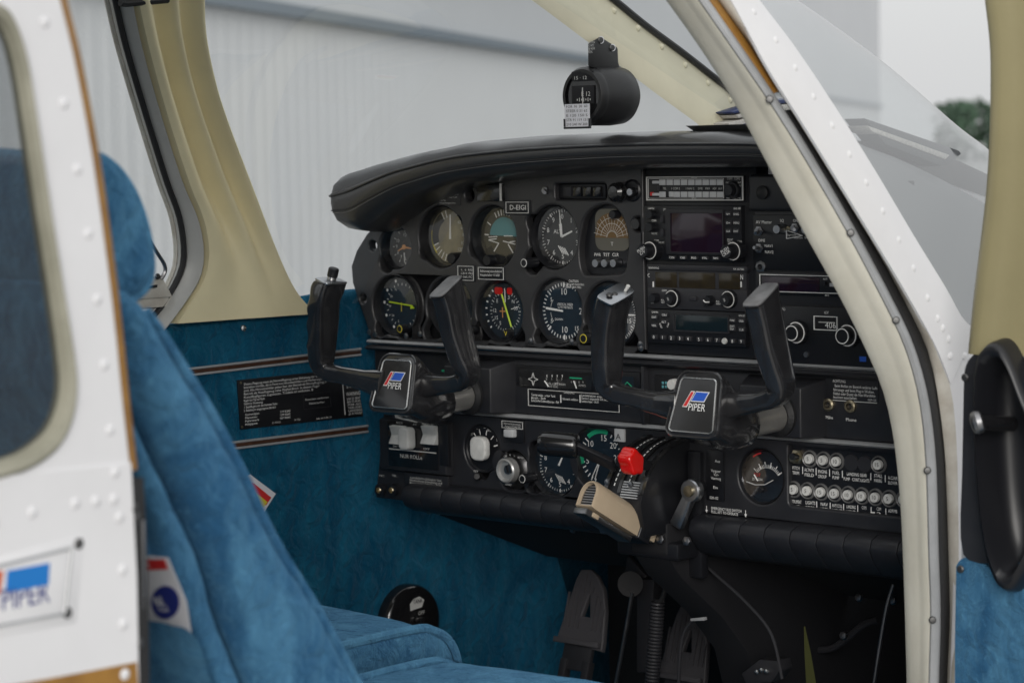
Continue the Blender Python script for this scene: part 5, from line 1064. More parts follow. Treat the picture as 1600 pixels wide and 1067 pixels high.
# tan hand microphone clipped below the quadrant
t = root('hand_microphone', 'tan plastic hand microphone with dark grille clipped under the throttle quadrant', 'microphone', P(960, 800, -.15))
a, b = P(919, 774, -.165), P(1000, 826, -.075); ax = (b-a).normalized(); sx = V((1, 0, 0)); sx = (sx-ax*sx.dot(ax)).normalized(); uz = sx.cross(ax); uz = uz if uz.z > 0 else -uz
def arch(c, w_, h, k=1, n=10):
    w_ *= .86; h *= .90
    return arch0(c, w_, h, n)
def arch0(c, w_, h, n=10): return [c-sx*w_-uz*h*.75]+[c+sx*w_*cos(pi-pi*i/n)+uz*(h*.15+h*.85*sin(pi*i/n)) for i in range(n+1)]+[c+sx*w_-uz*h*.75]
Lm = (b-a).length
MB().loft([arch(a+ax*u, .0175*k, .023*k) for u, k in ((0, .95), (.004, 1), (Lm*.5, 1.0), (Lm-.004, .97), (Lm, .9))], (0, 1)).build('body', K['beige'], t, ang=45)
MB().loft([arch(a+ax*u, .0175*k, .023*k) for u, k in ((.0, .95), (-.002, .90), (-.002, .82), (.006, .80))], (0, 0)).build('rim', K['beige'], t)
MB().add(arch(a+ax*.004, .0175*.82, .023*.82), [tuple(range(13))]).build('grille', K['pit'], t, smooth=False)
for k in range(9):
    h = -.014+k*.0034; wd_ = .0135 if h < .004 else .0135*sqrt(max(.05, 1-((h-.004)/.018)**2)); c = a+ax*.0035+uz*h; MB().obox(c, sx*wd_, ax*.0006, uz*.0008).build('grille_bar', K['steel'], t, smooth=False)
MB().loft([arch(b-ax*.016+ax*u, .0200, .0265) for u in (0, .022)]).build('clip_band', K['black'], t, .002, ang=45)
MB().loft([arch(b+ax*u, .0125*k, .015*k) for u, k in ((0, 1), (.022, .85), (.026, .6))]).build('cord_end', K['beige'], t, .001, ang=45)
MB().obox(a+ax*.04-uz*.022, sx*.011, ax*.045, uz*.004).build('bracket', K['steel'], t, .001); MB().obox(a+ax*.012-uz*.0215, sx*.0125, ax*.006, uz*.003).build('switch', K['beige'], t, .001)
# grey lever beside the pedestal
K['steelb2'] = K['panel']
t = root('selector_lever', 'dull grey metal lever with a brass screw hanging below the right control wheel', 'lever', P(1083, 765, -.075))
p = P(1082, 766, -.036); e = P(1056, 822, -.044); dr = (e-p).normalized(); sd_ = dr.cross(V((0, 1, 0))).normalized()
MB().lathe([(.0135, -.006), (.0145, -.004), (.0145, .005), (.013, .007), (.0001, .007)], p, (0, -1, 0), 28).build('boss', K['metal'], t)
Lr = (e-p).length; MB().loft([[p+dr*s*Lr+sd_*w2+V((0, -.001-h, 0)), p+dr*s*Lr-sd_*w2+V((0, -.001-h, 0)), p+dr*s*Lr-sd_*w2*.9+V((0, .007, 0)), p+dr*s*Lr+sd_*w2*.9+V((0, .007, 0))] for s, w2, h in ((.08, .011, .004), (.25, .0075, .004), (.6, .0085, .003), (.97, .0095, .002), (1.02, .008, .0))]).build('arm', K['metal'], t, .0015)
MB().lathe([(.0075, 0), (.007, .003), (.0001, .0036)], p+V((0, -.007, 0)), (0, -1, 0), 18).build('brass_screw', K['brass'], t); MB().cyl(p+V((0, .004, 0)), p+V((-.012, .034, 0)), .007, .007, 14).build('spindle', K['steelb2'], t)
# ================================================================== CONTROL WHEELS
def yoke(lab, H, Yh, J, JY, shaft_px, LG_, RG_, plates):
    h = P(*H, Yh); r = root('control_yoke', lab, 'control wheel', h, 'control wheels')
    tl = radians(17); ux = V((1, 0, 0)); uy = V((0, sin(tl)*1, cos(tl))); uz = V((0, -cos(tl), sin(tl)))   # face frame: right, up, towards the pilot
    def face(w0, w1, hb, ht, rad, off, crown=.0):
        o = []
        for cx, cy, a0 in ((w1-rad, ht-rad, 0), (-w1+rad, ht-rad, 90), (-w0+rad, -hb+rad, 180), (w0-rad, -hb+rad, 270)):
            for i in range(6):
                t = radians(a0+90*i/5); x = cx+rad*cos(t); y = cy+rad*sin(t); y += crown*(1-(x/w1)**2) if y > 0 else 0; o.append(h+ux*x*1.17+uy*y*1.0+uz*off)
        return o
    n_ = 24
    sh = P(*shaft_px, -.02)                       # where the shaft meets its housing
    ax = V((0, 1, 0)); cs = V((h.x+.004, h.y, h.z-.030))
    def circ(c, r_, sq=1): 
        o = []
        for a0 in (0, 90, 180, 270):
            for i in range(6): t = radians(a0+90*i/5); o.append(c+V((cos(t)*r_*sq, 0, sin(t)*r_)))
        return o
    rings = [face(.0300, .0255, .0355, .0345, .010, .0015, .004), face(.0330, .0285, .0385, .0375, .012, .0, .004), face(.0340, .0295, .0395, .0385, .013, -.004, .004), face(.0325, .0285, .0385, .037, .013, -.014, .003), face(.030, .026, .040, .031, .013, -.032, .0), circ(cs+ax*.052+V((0, 0, .006)), .0345), circ(cs+ax*.080+V((0, 0, .0015)), .0290), circ(cs+ax*.086+V((0, 0, 0)), .0245)]
    hub = MB().loft(rings).build('hub', K['yoke'], r, ang=50)
    MB().tube(face(.0322, .0278, .0378, .0368, .0115, .0013, .004), .0016, 6, wrap=True).build('raised_rim', K['yoke'], hub)
    pl_ = face(.0272, .0222, .0325, .0300, .0045, .0020, .0035); MB().prism(pl_, uz*.0008).build('face_plate', K['gloss'], hub, smooth=False)
    MB().tube([p+uz*.0011 for p in pl_], .00095, 6, wrap=True).build('bright_border', K['chrome'], hub)
    L0 = h+uz*.0029
    def quad(pts, m, nm): return MB().prism([L0+ux*x+uy*y for x, y in pts], uz*.0003).build(nm, K[m], hub, smooth=False)
    L0 = h+uz*.0029; quad([(-.0178, -.0035), (-.0110, -.0035), (-.0030, .0158), (-.0085, .0158)], 'ink', 'mark_border'); quad([(-.0070, .0035), (.0128, .0035), (.0185, .0158), (-.0012, .0158)], 'ink', 'mark_border')
    L0 = h+uz*.0032; quad([(-.0165, -.0025), (-.0117, -.0025), (-.0042, .0148), (-.0080, .0148)], 'redp', 'logo_mark'); quad([(-.0055, .0045), (.0122, .0045), (.0170, .0148), (-.0006, .0148)], 'bluep', 'logo_mark')
    text('PIPER', h+uz*.0034-ux*.0090-uy*.0072, .0125, hub, 'ink', ax=ux, ay=uy, width=.0245)
    s0 = cs+ax*.07; s1 = V((s0.x, .01, s0.z+.004))
    MB().cyl(s0, s1, .0185, .0185, 28).build('shaft', K['shaft'], r); MB().lathe([(.027, 0), (.026, .006), (.0205, .010), (.0185, .010)], V((s1.x, -.026, s1.z-.0008)), (0, -1, 0), 28).build('shaft_collar', K['rubber'], r)
    # horns
    def horn(pts, ys, secs, nm, grooves):
        path = bez([P(a, b, y) for (a, b), y in zip(pts, ys)], 8); m = len(path); sc = []
        for i in range(m):
            f = i/(m-1)*(len(secs)-1); k = min(int(f), len(secs)-2); t = f-k; a = [secs[k][j]*(1-t)+secs[k+1][j]*t for j in range(3)]
            sc.append(tuple(a))
        rings = []; e = V((0, 1, 0))
        for i, p in enumerate(path):
            tg = (path[min(i+1, m-1)]-path[max(i-1, 0)]).normalized(); e1 = (e-tg*e.dot(tg)).normalized(); g = tg.cross(e1); a, b, ex = sc[i]
            if grooves and i/(m-1) > .58:
                b2 = b
            ring = []
            for j in range(40):
                c_, s_ = cos(2*pi*j/40), sin(2*pi*j/40); sx_ = math.copysign(abs(c_)**(2/ex), c_); sy_ = math.copysign(abs(s_)**(2/ex), s_)
                wv = 0
                if grooves and i/(m-1) > .60 and sy_*grooves > .2: wv = .0016*sin((i/(m-1)-.60)/.40*pi*8)
                ring.append(p+e1*a*sx_+g*(b*sy_+wv*math.copysign(1, sy_)))
            if i >= m-3:
                kf = (i-m+4)/3*.26; ring = [q_+V((0, 0, (q_.y-p.y)*kf)) for q_ in ring]
            rings.append(ring)
        o = MB().loft(rings).build(nm, K['yoke'], r, ang=62, bevel=0); return o, path, rings[-1]
    for side, pts, ys, secs, grv, kind in LG_+RG_:
        o, path, last = horn(pts, ys, secs, 'horn', grv)
        c = sum(last, V())/40; tg = V((0, 0, 0)); e_ = (last[0]-c); f_ = (last[10]-c); tg = e_.cross(f_).normalized(); tg = tg if tg.z > 0 else -tg
        if kind == 'cap': MB().prism([c+(p-c)*.97+tg*.0003 for p in last], tg*.0022).build('end_cap', K['worncap'], o, .0006)
        else:
            pl2 = MB().prism([c+(p-c)*1.03+tg*.0003 for p in last], tg*.0028).build('metal_cap', K['metal'], o, .0008)
            if kind == 'knob': 
                b_ = c+tg*.003+V((-.006, .006, 0)); MB().cyl(b_, b_+tg*.004, .0062, .006, 16).build('knob_base', K['chrome'], pl2); MB().lathe([(.0068, .004), (.0072, .005), (.0072, .015), (.006, .0165), (.0001, .0165)], b_, tg, 18).build('trim_knob', K['black'], pl2)
            else:
                b_ = c+tg*.003+V((.002, .013, 0)); MB().cyl(b_, b_+tg*.003, .0042, .0042, 12).build('toggle_base', K['chrome'], pl2); MB().tube([b_, b_+tg*.010+V((.004, .002, 0))], [.0016, .0024], 10).build('toggle', K['keywht'], pl2)
                for u in (-.012, -.002, .008): copyat(scr0, c+tg*.0028+V((.0, u, 0)), pl2, tg.to_track_quat('Z', 'Y').to_euler()).name = 'screw'
    return r
K['shaft'] = mat('worn_steel_shaft', (.34, .33, .31), .34, .45, var=.15, vs=30, rvar=.1)
K['worncap'] = mat('worn_grey_cap', (.16, .16, .165), .42, var=.35, vs=60)
A_ = [(.018, .0225, 2.6), (.0115, .0140, 3), (.0100, .0112, 3.4), (.012, .0120, 3.6), (.016, .013, 4), (.019, .013, 4.5), (.021, .013, 5), (.021, .013, 5), (.0225, .0135, 5)]
yoke('left black control wheel with pilot side trim knob on its left horn', (617, 600), -.165, None, None, (768, 594),
     [('L', [(604, 602), (570, 594), (535, 586), (512, 580), (503, 566), (503, 540), (505, 500), (507, 468), (517, 441)], [-.155, -.158, -.16, -.162, -.164, -.167, -.172, -.178, -.172], A_, 1, 'knob')],
     [('R', [(646, 600), (680, 602), (708, 600), (726, 594), (731, 580), (724, 556), (714, 520), (706, 480), (697, 449)], [-.135, -.142, -.148, -.152, -.154, -.158, -.164, -.17, -.178], A_, 0, 'cap')], None)
yoke('right black control wheel with silver switch plate on its left horn', (1088, 633), -.185, None, None, (1240, 636),
     [('L', [(1066, 634), (1030, 630), (995, 622), (964, 614), (951, 600), (949, 575), (950, 535), (954, 495), (962, 462)], [-.172, -.175, -.178, -.18, -.182, -.186, -.19, -.195, -.197], A_, 0, 'toggle')],
     [('R', [(1120, 634), (1156, 632), (1190, 627), (1213, 619), (1220, 604), (1214, 576), (1205, 540), (1197, 500), (1189, 462)], [-.155, -.162, -.168, -.172, -.174, -.178, -.184, -.19, -.198], A_, 0, 'cap')], None)
# ================================================================== COMPASS
K['gcase'] = mat('black_crackle_case', (.014, .014, .015), .40, bump=.3, bs=700, dist=.0006)
cm = root('compass', 'black cylindrical magnetic compass hanging from the cream centre strip', 'compass', PX(938, 140, -.11))
a, b = PX(908, 152, -.135), PX(908, 152, -.135)+V((.0, .075, 0)); dirc = V((.05, 1, .0)).normalized()
c = P(909, 150, -.115); R = .0355
MB().lathe([(R*.80, .0), (R*.92, 0), (R, .004), (R*1.01, .010), (R*.99, .013), (R*1.04, .016), (R*1.05, .050), (R*1.0, .068), (R*.8, .077), (.0001, .079)], c, dirc, 40, (0, 1)).build('case', K['gcase'], cm, ang=50)
MB().lathe([(R*.86, .003), (.0001, .003)], c, dirc, 40, (0, 0)).build('face', K['gloss'], cm, smooth=False)
def cq(x0, x1, z0, z1, m, nm, off): p = c+dirc*off; return MB().box(p.x+x0, p.x+x1, p.y-.001, p.y+.001, p.z+z0, p.z+z1).build(nm, K[m], cm, .0003)
cq(-.0165, .0195, -.010, .0125, 'pit', 'card_window', .001); MB().box(c.x+.0015, c.x+.0022, c.y-.0012, c.y, c.z-.018, c.z+.010).build('lubber_line', K['dimink'], cm, smooth=False)
text('E 12', c+V((.000, -.0011, -.0005)), .0078, cm, 'dimink', width=.014); text('ı|ı|ı|ı', c+V((-.008, -.0011, -.006)), .005, cm, 'dimink', width=.022)
cq(-.016, .019, .018, .030, 'pit', 'name_band', .001); text('15 · 12', c+V((-.012, -.0012, .020)), .006, cm, 'dimink', width=.02)
cp_ = root('compass_card', 'small white correction card hanging over the lower half of the compass face', 'card', c+V((0, -.004, -.025)))
MB().box(c.x-.0235, c.x+.0165, c.y-.0055, c.y-.0045, c.z-.039, c.z-.010).build('card', K['paper'], cp_, smooth=False)
q = MB(); q.box(c.x-.0245, c.x+.0175, c.y-.007, c.y-.0035, c.z-.0405, c.z-.038); q.box(c.x-.0245, c.x-.0225, c.y-.007, c.y-.0035, c.z-.0378, c.z-.028); q.box(c.x+.0158, c.x+.0178, c.y-.007, c.y-.0035, c.z-.0378, c.z-.028); q.build('holder', K['black'], cp_, smooth=False)
for k, s in enumerate(('FOR  N  30  60', 'STEER 0 31 62', 'E 120 150 S', 'STR 91 119 151', '210 240 W 300')): text(s, c+V((-.021, -.0058, -.0145-.0055*k)), .0045, cp_, 'pit', width=.034)
q = MB().loft([[PX(x, y, X) for x, y in ((919, 104), (919, 68), (934, 60), (938, 58), (965, 75), (966, 98), (970, 112), (960, 118))] for X in (-.074, -.101)]); q.build('mounting_bracket', K['gcase'], cm, .002)
for x, y in ((939, 63), (957, 75)):
    s_ = copyat(scr0, PX(x, y, -.0725), cm, V((1, -.2, 0)).to_track_quat('Z', 'Y').to_euler()); s_.name = 'screw'; MB().lathe([(.0046, 0), (.0044, .001), (.0032, .0012)], PX(x, y, -.0735), (1, -.15, 0), 16, (0, 0)).build('washer', K['paper'], cm)
text('CAUTION\nDO NOT\nUSE NEAR\nMETAL', P(918, 86, -.122)+V((0, 0, .002)), .0042, cm, 'dimink', width=.012, ls=.9)
MB().tube([c+dirc*.018+V((.0, 0, R*1.03)), c+dirc*.05+V((.004, 0, R*1.05))], .0012, 6).build('case_seam', K['pit'], cm)
# ================================================================== SEATS
K['piping'] = velvet('blue_piping', (.045, .14, .26), (.08, .22, .36), 12)
def rrect3(c, e1, e2, a, b, r, n=5, bul=0):
    o = []
    for sx_, sy_, a0 in ((1, 1, 0), (-1, 1, 90), (-1, -1, 180), (1, -1, 270)):
        for i in range(n+1):
            t = radians(a0+90*i/n); x = sx_*(a-r)+r*cos(t); y = sy_*(b-r)+r*sin(t); o.append(c+e1*x+e2*y)
    return o
XR, XLc = .415, -.03
cs_ = root('copilot_seat', 'right front seat in blue velour with reclined backrest and headrest', 'seat', (.19, -.7, .78))
F_ = [(580, 1067), (520, 958), (450, 848), (400, 742), (350, 646), (300, 566), (268, 518), (243, 485)]
Gv = [(412, 1067), (372, 960), (329, 848), (280, 742), (232, 648), (204, 592), (196, 545), (190, 510)]
Bk = [(345, 1067), (310, 960), (266, 838), (228, 742), (190, 652), (168, 600), (160, 560), (155, 520)]
Fx, Gx, Bx = ([PX(a, b, XR) for a, b in L] for L in (F_, Gv, Bk))
def ext(L): return [L[0]+(L[0]-L[1])*.55]+L
Fx, Gx, Bx = ext(Fx), ext(Gx), ext(Bx)
Fx, Gx, Bx = (resample(bez(L, 6), 26) for L in (Fx, Gx, Bx))
def pad(A, B, X0, X1, nm, m, par, rad=.03, topn=5, sink=0, crown=.0):
    rings = []; n = len(A)
    tops = list(zip(A, B)); d = (A[-1]-A[-2]).normalized()
    ext_ = [(a, b, 1.0, 1.0) for a, b in tops]
    for k in range(1, topn+1):
        t = k/topn*pi/2; ext_.append((A[-1]+d*.035*sin(t), B[-1]+d*.035*sin(t), max(.25, cos(t)), 1-.16*(1-cos(t))))
    for i, (a, b, k, kx) in enumerate(ext_):
        c = (a+b)/2; hw = (X1-X0)/2*kx; th = (a-b).length/2*k; e2 = (a-b).normalized(); x_ = (X0+X1)/2
        rings.append(rrect3(V((x_, c.y, c.z)), V((1, 0, 0)), V((0, e2.y, e2.z)), hw, max(th, .004), min(rad, max(th, .004)*.95), 5))
    return MB().loft(rings).build(nm, m, par, ang=80, sub=2, wrk=.006)
pad(Fx, Gx, XLc, XR, 'backrest_pad', K['velvet'], cs_, .030)
G2 = [g.lerp(f, -.10) for g, f in zip(Gx, Fx)]
pad(G2, Bx, XLc+.01, XR-.008, 'backrest_shell', K['velvet'], cs_, .026)
MB().tube([p.lerp(g, .075)+V((-.0085, 0, 0)) for p, g in zip(Fx, Gx)], .0042, 8).build('piping', K['velvet'], cs_)
# back panel with its card pocket
MB().loft([[V((x, p.y-.004, p.z-.01)) for p in (Bx[2], Bx[14])]+[V((x, p.y+.01, p.z)) for p in (Bx[14], Bx[2])] for x in (XLc+.03, XR-.03)]).build('back_panel', K['velvet'], cs_, .004)
dB = (Bx[12]-Bx[2]).normalized(); nB = V((1, 0, 0)).cross(dB); nB = nB if nB.y < 0 else -nB
def PB(px, py, off=0):                            # pixel -> point on the back face of the backrest
    o_ = Bx[7]+nB*off; d = ray(px, py); return CAM+d*((o_-CAM).dot(nB)/d.dot(nB))
sT = (PB(280, 994, .016)-Bx[7]).dot(dB); rg = []
for j in range(25):
    u = j/24; x = XR+.006-(XR-XLc-.05)*u; row = []
    for i in range(9):
        v = i/8; s_ = sT+.012*sin(u*7+.5)-v*.22; bow = (.010+.022*min(1, u*6)*sin(pi*min(1, u*.9+.1)))*(.55+.45*sin(pi*min(1, (1-v)*.5+.5)))+.005*sin(u*23+v*5)*(1-v)+.003*sin(u*41+v*9)
        row.append(V((x, Bx[7].y, Bx[7].z))+dB*s_+nB*(.0125+bow*min(1, .15+u*4)))
    rg.append(row)
MB().loft(rg, (0, 0), False).build('map_pocket', K['velvet'], cs_, ang=80, sub=2, wrk=.012)
# headrest
hc = [(112, 250), (150, 243), (178, 258), (203, 290), (222, 333), (233, 378), (237, 420), (230, 448), (212, 466), (188, 474), (150, 470), (118, 440), (104, 380), (102, 310)]
hp = bez([PX(a, b, .335) for a, b in hc]+[PX(*hc[0], .335)], 4)[:-1]; cc_ = sum(hp, V())/len(hp); rings = []
for x, k in ((.345, .55), (.344, .80), (.338, .93), (.325, 1.0), (.20, 1.03), (.07, 1.0), (.058, .93), (.052, .8), (.051, .55)): rings.append([V((x, cc_.y+(p.y-cc_.y)*k, cc_.z+(p.z-cc_.z)*k*(1.14 if .06 < x < .30 and p.z > cc_.z else 1))) for p in hp])
MB().loft(rings).build('headrest', K['velvet'], cs_, ang=80, sub=2, wrk=.007)
MB().tube([V((.334, cc_.y+(p.y-cc_.y)*.985, cc_.z+(p.z-cc_.z)*.985)) for p in hp], .0042, 8, wrap=True).build('headrest_piping', K['piping'], cs_)
hrest = bpy.data.objects['headrest']
for x in (.13, .26): MB().cyl((x, cc_.y+.045, cc_.z-.10), (x, cc_.y+.10, cc_.z-.25), .006, .006, 12).build('headrest_post', K['steel'], cs_)
def cushion(x0, x1, y0, y1, zt_, h, par, yfr):
    ol = [(y0, zt_-h), (y0, zt_-.02), (y0+.03, zt_), (y0+.2, zt_+.004), (y1-.09, zt_+.006), (y1-.04, zt_-.002), (y1-.012, zt_-.022), (y1, zt_-.055), (y1-.006, zt_-h*.7), (y1-.03, zt_-h)]
    ol = [(p.x, p.y) for p in bez([V((a, b, 0)) for a, b in ol], 4)]
    cy, cz = (y0+y1)/2, zt_-h/2; rings = []
    for x, k, dz in ((x0, .80, 0), (x0+.002, .94, 0), (x0+.012, 1, 0), (x0+.05, 1, .004), ((x0+x1)/2, 1, .010), (x1-.05, 1, .004), (x1-.012, 1, 0), (x1-.002, .94, 0), (x1, .80, 0)):
        rings.append([V((x, cy+(a-cy)*(1-(1-k)*.35), cz+(b-cz)*k+(dz if b > cz else 0))) for a, b in ol])
    o = MB().loft(rings).build('seat_cushion', K['velvet'], par, ang=80, sub=2, wrk=.006)
    for x in (x0+.006, x1-.006): MB().tube([V((x, cy+(a-cy)*1.004, cz+(b-cz)*1.008)) for a, b in ol[3:]], .0055, 8).build('cushion_piping', K['piping'], par)
cushion(-.050, .40, -.88, -.385, 1.060, .12, cs_, 0)
ps = root('pilot_seat', 'left front seat cushion in blue velour with piped edge beside the far wall', 'seat', (-.33, -.6, .78))
cushion(-.55, -.112, -.84, -.328, 1.080, .13, ps, 0)
pb = [V((0, -.80-.0*i+(-.30)*i/11, 1.04+.42*i/11)) for i in range(12)]; pb2 = [p+V((0, -.11, -.035)) for p in pb]
pad(pb, pb2, -.55, -.12, 'backrest_pad', K['velvet'], ps, .03)
copyat(hrest, V((-.335, pb[-1].y-.075, pb[-1].z+.135)), ps)
for par, x0, x1 in ((cs_, 0, .37), (ps, -.51, -.15)):
    for x in (x0, x1): MB().box(x-.012, x+.012, -.80, -.42, .70, .94).build('seat_rail', K['steel'], par, .002)
# safety card in the pocket, flag card, fuel selector
sc2 = root('safety_card', 'white safety card with red header and round dark blue emblem in the seat pocket', 'card', PB(255, 920, .008))
XC = .352
def card(pts, m, nm, par, X, d=.0006): return MB().prism([PX(x, y, X) for x, y in pts], V((-d, 0, 0))).build(nm, K[m], par, smooth=False)
def bcard(pts, m, nm, off): return MB().prism([PB(x, y, off) for x, y in pts], -nB*.0004).build(nm, K[m], sc2, smooth=False)
bcard([(205, 866), (262, 871), (291, 940), (300, 1000), (205, 1005)], 'paper', 'card', .0110)
bcard([(206, 875), (257, 874), (262, 889), (206, 892)], 'redp', 'header_band', .0116)
p0, p1 = PB(223, 888.5, .0121), PB(259, 886.5, .0121); text('Y CARD', p0, .0098, sc2, 'ink', (p1-p0).normalized(), dB, width=(p1-p0).length)
bcard([(258+22*cos(2*pi*i/28), 941+26*sin(2*pi*i/28)) for i in range(28)], 'navyp', 'round_emblem', .0116)
for y, s, w_ in ((943, 'AERO', 34), (954, 'CLUB', 20)): p0, p1 = PB(258-w_/2, y, .0121), PB(258+w_/2, y+.4, .0121); text(s, p0, .010, sc2, 'ink', (p1-p0).normalized(), dB, width=(p1-p0).length)
fc = root('flag_card', 'white card with black red and gold flag stuck behind the seat on the far wall', 'card', PX(410, 775, XL))
card([(372, 752), (391, 741), (431, 771), (405, 812), (370, 795)], 'paper', 'card', fc, XL+.004); card([(380, 752), (397, 755), (424, 777), (416, 789), (380, 765)], 'redp', 'red_stripe', fc, XL+.0048); card([(380, 766), (398, 768), (418, 784), (412, 792), (380, 778)], 'yel', 'gold_stripe', fc, XL+.0054)
fsr = root('fuel_selector', 'round glossy black fuel selector with pale lettering low on the far wall', 'fuel selector', PX(635, 960, XL))
p = PX(632, 972, XL); RS = .058
MB().lathe([(RS, 0), (RS, .012), (RS*.96, .018), (RS*.90, .021), (RS*.6, .024), (.0001, .026)], p, (1, 0, 0), 40).build('cover', K['gloss'], fsr)
def fq(pts, m, nm, off=.024): return MB().prism([p+V((off+.004*(1-(a*a+b*b)/.0034), a, b)) for a, b in pts], V((.0008, 0, 0))).build(nm, K[m], fsr, smooth=False)
fq([(-.012, .022), (.012, .024), (.018, .034), (.008, .040), (-.004, .038), (-.012, .032)], 'dimink', 'label', .021); fq([(.024, .030), (.040, .018), (.046, .022), (.030, .038)], 'dimink', 'label', .019)
text('LEFT\nTANK', p+V((.0285, -.010, .032)), .009, fsr, 'pit', (0, 1, 0), (0, 0, 1), width=.020); text('OFF', p+V((.0285, .0, .014)), .008, fsr, 'dimink', (0, 1, 0), (0, 0, 1))
MB().loft([[p+V((.024+h, a, b)) for a, b in ((-.006, -.04), (.006, -.04), (.004, .012), (-.004, .012))] for h in (0, .016)]).build('pointer_handle', K['gloss'], fsr, .003)
# placard on the far wall
plw = root('sidewall_placard', 'large black placard with rows of small white print on the blue far wall', 'placard', PX(470, 625, XL))
XP = XL+.0025
MB().prism([PX(x, y, XP) for x, y in ((371, 594), (556, 575), (568, 650), (376, 671))], V((-.002, 0, 0))).build('plate', K['black'], plw, .0004)
def wt(px, py, h, s, w_, m='ink', sl=-.105):
    p0, p1 = PX(px, py, XP+.0008), PX(px+w_, py+w_*sl, XP+.0008); text(s, p0, h*mpp(p0)/.7, plw, m, (p1-p0).normalized(), (0, 0, 1), width=(p1-p0).length)
for i, (s, w_) in enumerate((('Dieses Flugzeug muss als Normalflugzeug unter Einhaltung der Betriebsgrenzen', 140), ('betrieben werden, die in Form von Hinweisschildern und Markierungen angegeben', 142), ('sind. Alle Hinweisschilder gelten fuer den Betrieb als Normalflugzeug, fuer den', 142), ('Betrieb als Nutzflugzeug siehe Flughandbuch. In diesem Flugzeug sind keine', 143), ('Kunstflugfiguren zugelassen. Trudeln ist verboten. Betrieb nach den', 140), ('Regeln fuer Tag und Nacht.', 33), ('Nicht in Vereisung.', 30), ('1. Einzelflugzeit mit den kleinsten Tanks', 52), ('2. Beladung im eingetragenen Bereich', 50))): wt(381, 602+5.15*i, 3.6, s, w_)
for i, s in enumerate(('Geschwindigkeit', 'Manoever', 'Fahrwerk', 'Klappen')): wt(383, 649.5+5*i, 3.2, s, 22-3*(i % 2)); wt(437, 645+5*i, 3.2, ('119 KIAS', '129 KIAS', '107 KIAS', '103 KIAS')[i], 16) if i < 3 else None
wt(425, 662, 2.8, 'D-EIGI', 13, 'dimink'); wt(460, 657.5, 2.8, 'IV TBL', 10, 'dimink'); wt(494, 655.5, 2.8, 'AN 14 9-00-10', 24, 'dimink')
def wq(pts, m, nm): return MB().prism([PX(x, y, XP+.0008) for x, y in pts], V((-.0005, 0, 0))).build(nm, K[m], plw, smooth=False)
fr_ = [PX(x, y, XP+.0008) for x, y in ((474, 617), (516, 612), (517, 635), (475, 640))]; q = MB()
for a, b in zip(fr_, fr_[1:]+fr_[:1]): q.tube([a, b], .0005, 4)
q.build('box_outline', K['darkkey'], plw); wt(477, 626, 3.2, 'Rauchen verboten', 36, 'dimink'); wt(483, 632, 3.2, 'Nichtraucher', 24, 'dimink'); wq([(534.5, 590), (535.6, 590), (540, 648), (538.9, 648)], 'dimink', 'rule')
wt(541, 619, 6, 'WARNING', 22, 'ink')
for i, s in enumerate(('PULL UP', 'TURN OFF', 'STROBE')): wt(541+.3*i, 596+5.3*i, 3.6, s, 17)
for i, s in enumerate(('USE OF SEAT', 'BELTS IN FL', 'FOR ALL', 'TAXI AND', 'LANDING', 'IS A MUST')): wt(542+.6*i, 625+4.7*i, 3.4, s, 21)
for x, y in ((376, 598), (378, 667), (552, 580), (564, 646)): MB().lathe([(.0018, 0), (.0016, .001), (.0001, .0013)], PX(x, y, XP), (1, 0, 0), 10).build('rivet', K['brass'], plw)
# ================================================================== FOOTWELL
def pedal(lab, cx, cy, Y, s):
    r = root('rudder_pedal', lab, 'pedal', P(cx, cy, Y), 'rudder pedals'); q = P(cx, cy, Y)
    tilt = V((0, .30, .95)).normalized(); rt_ = V((1, 0, 0)); nr = tilt.cross(rt_); nr = nr if nr.y < 0 else -nr
    def at(u, v, d=0): return q+rt_*u*s+tilt*v*s+nr*d*s
    ol = [(-.048, -.052), (-.046, -.048), (-.030, .040), (-.024, .054), (-.006, .056), (.008, .048), (.024, .030), (.034, .0), (.040, -.045), (.040, -.058), (.0, -.055)]
    hole = [(-.008, -.012), (.008, -.012), (.001, .020), (-.001, .020)]
    o = plate('tread', ol, [hole], q, rt_*1, tilt, .010, .002, K['pedal'], r); o.scale = (s, s, s)
    for k in range(9):
        u = -.036+k*.0085; v0 = -.030; v1 = .050-abs(u+.010)*1.15
        if abs(u) < .009: v0 = .022
        MB().obox(at(u+.002*0, (v0+v1)/2, .0012), rt_*.0014*s, tilt*(v1-v0)/2*s, nr*.0012).build('tread_rib', K['pedal'], r, smooth=False)
    MB().obox(at(-.004, -.050, .004), rt_*.042*s, tilt*.004*s, nr*.004).build('heel_bar', K['pedal'], r, .001)
    MB().obox(at(-.004, -.070, -.004), rt_*.026*s, tilt*.020*s, nr*.004).build('bracket', K['steelb'], r, .001)
    for u in (-.024, .018): MB().obox(at(u, -.11, -.004), rt_*.006*s, tilt*.035*s, nr*.007).build('bracket_leg', K['steelb'], r, .001)
    return r
K['steelb'] = mat('dark_painted_steel', (.026, .026, .030), .5, .2)
pedal('large grey rudder pedal with a wedge shaped slot under the panel', 917, 950, .26, 1.02)
pedal('second grey rudder pedal half hidden behind the coil spring', 1075, 1005, .30, 1.0)
sp = root('coil_spring', 'black coil spring hanging from the pedestal beside the large pedal', 'spring', P(1026, 1000, .12))
pth = resample(bez([P(x, y, .10) for x, y in ((1028, 938), (1026, 970), (1023, 1010), (1020, 1050), (1017, 1100))], 6), 420); e1 = V((1, 0, 0)); e2 = V((0, 1, 0))
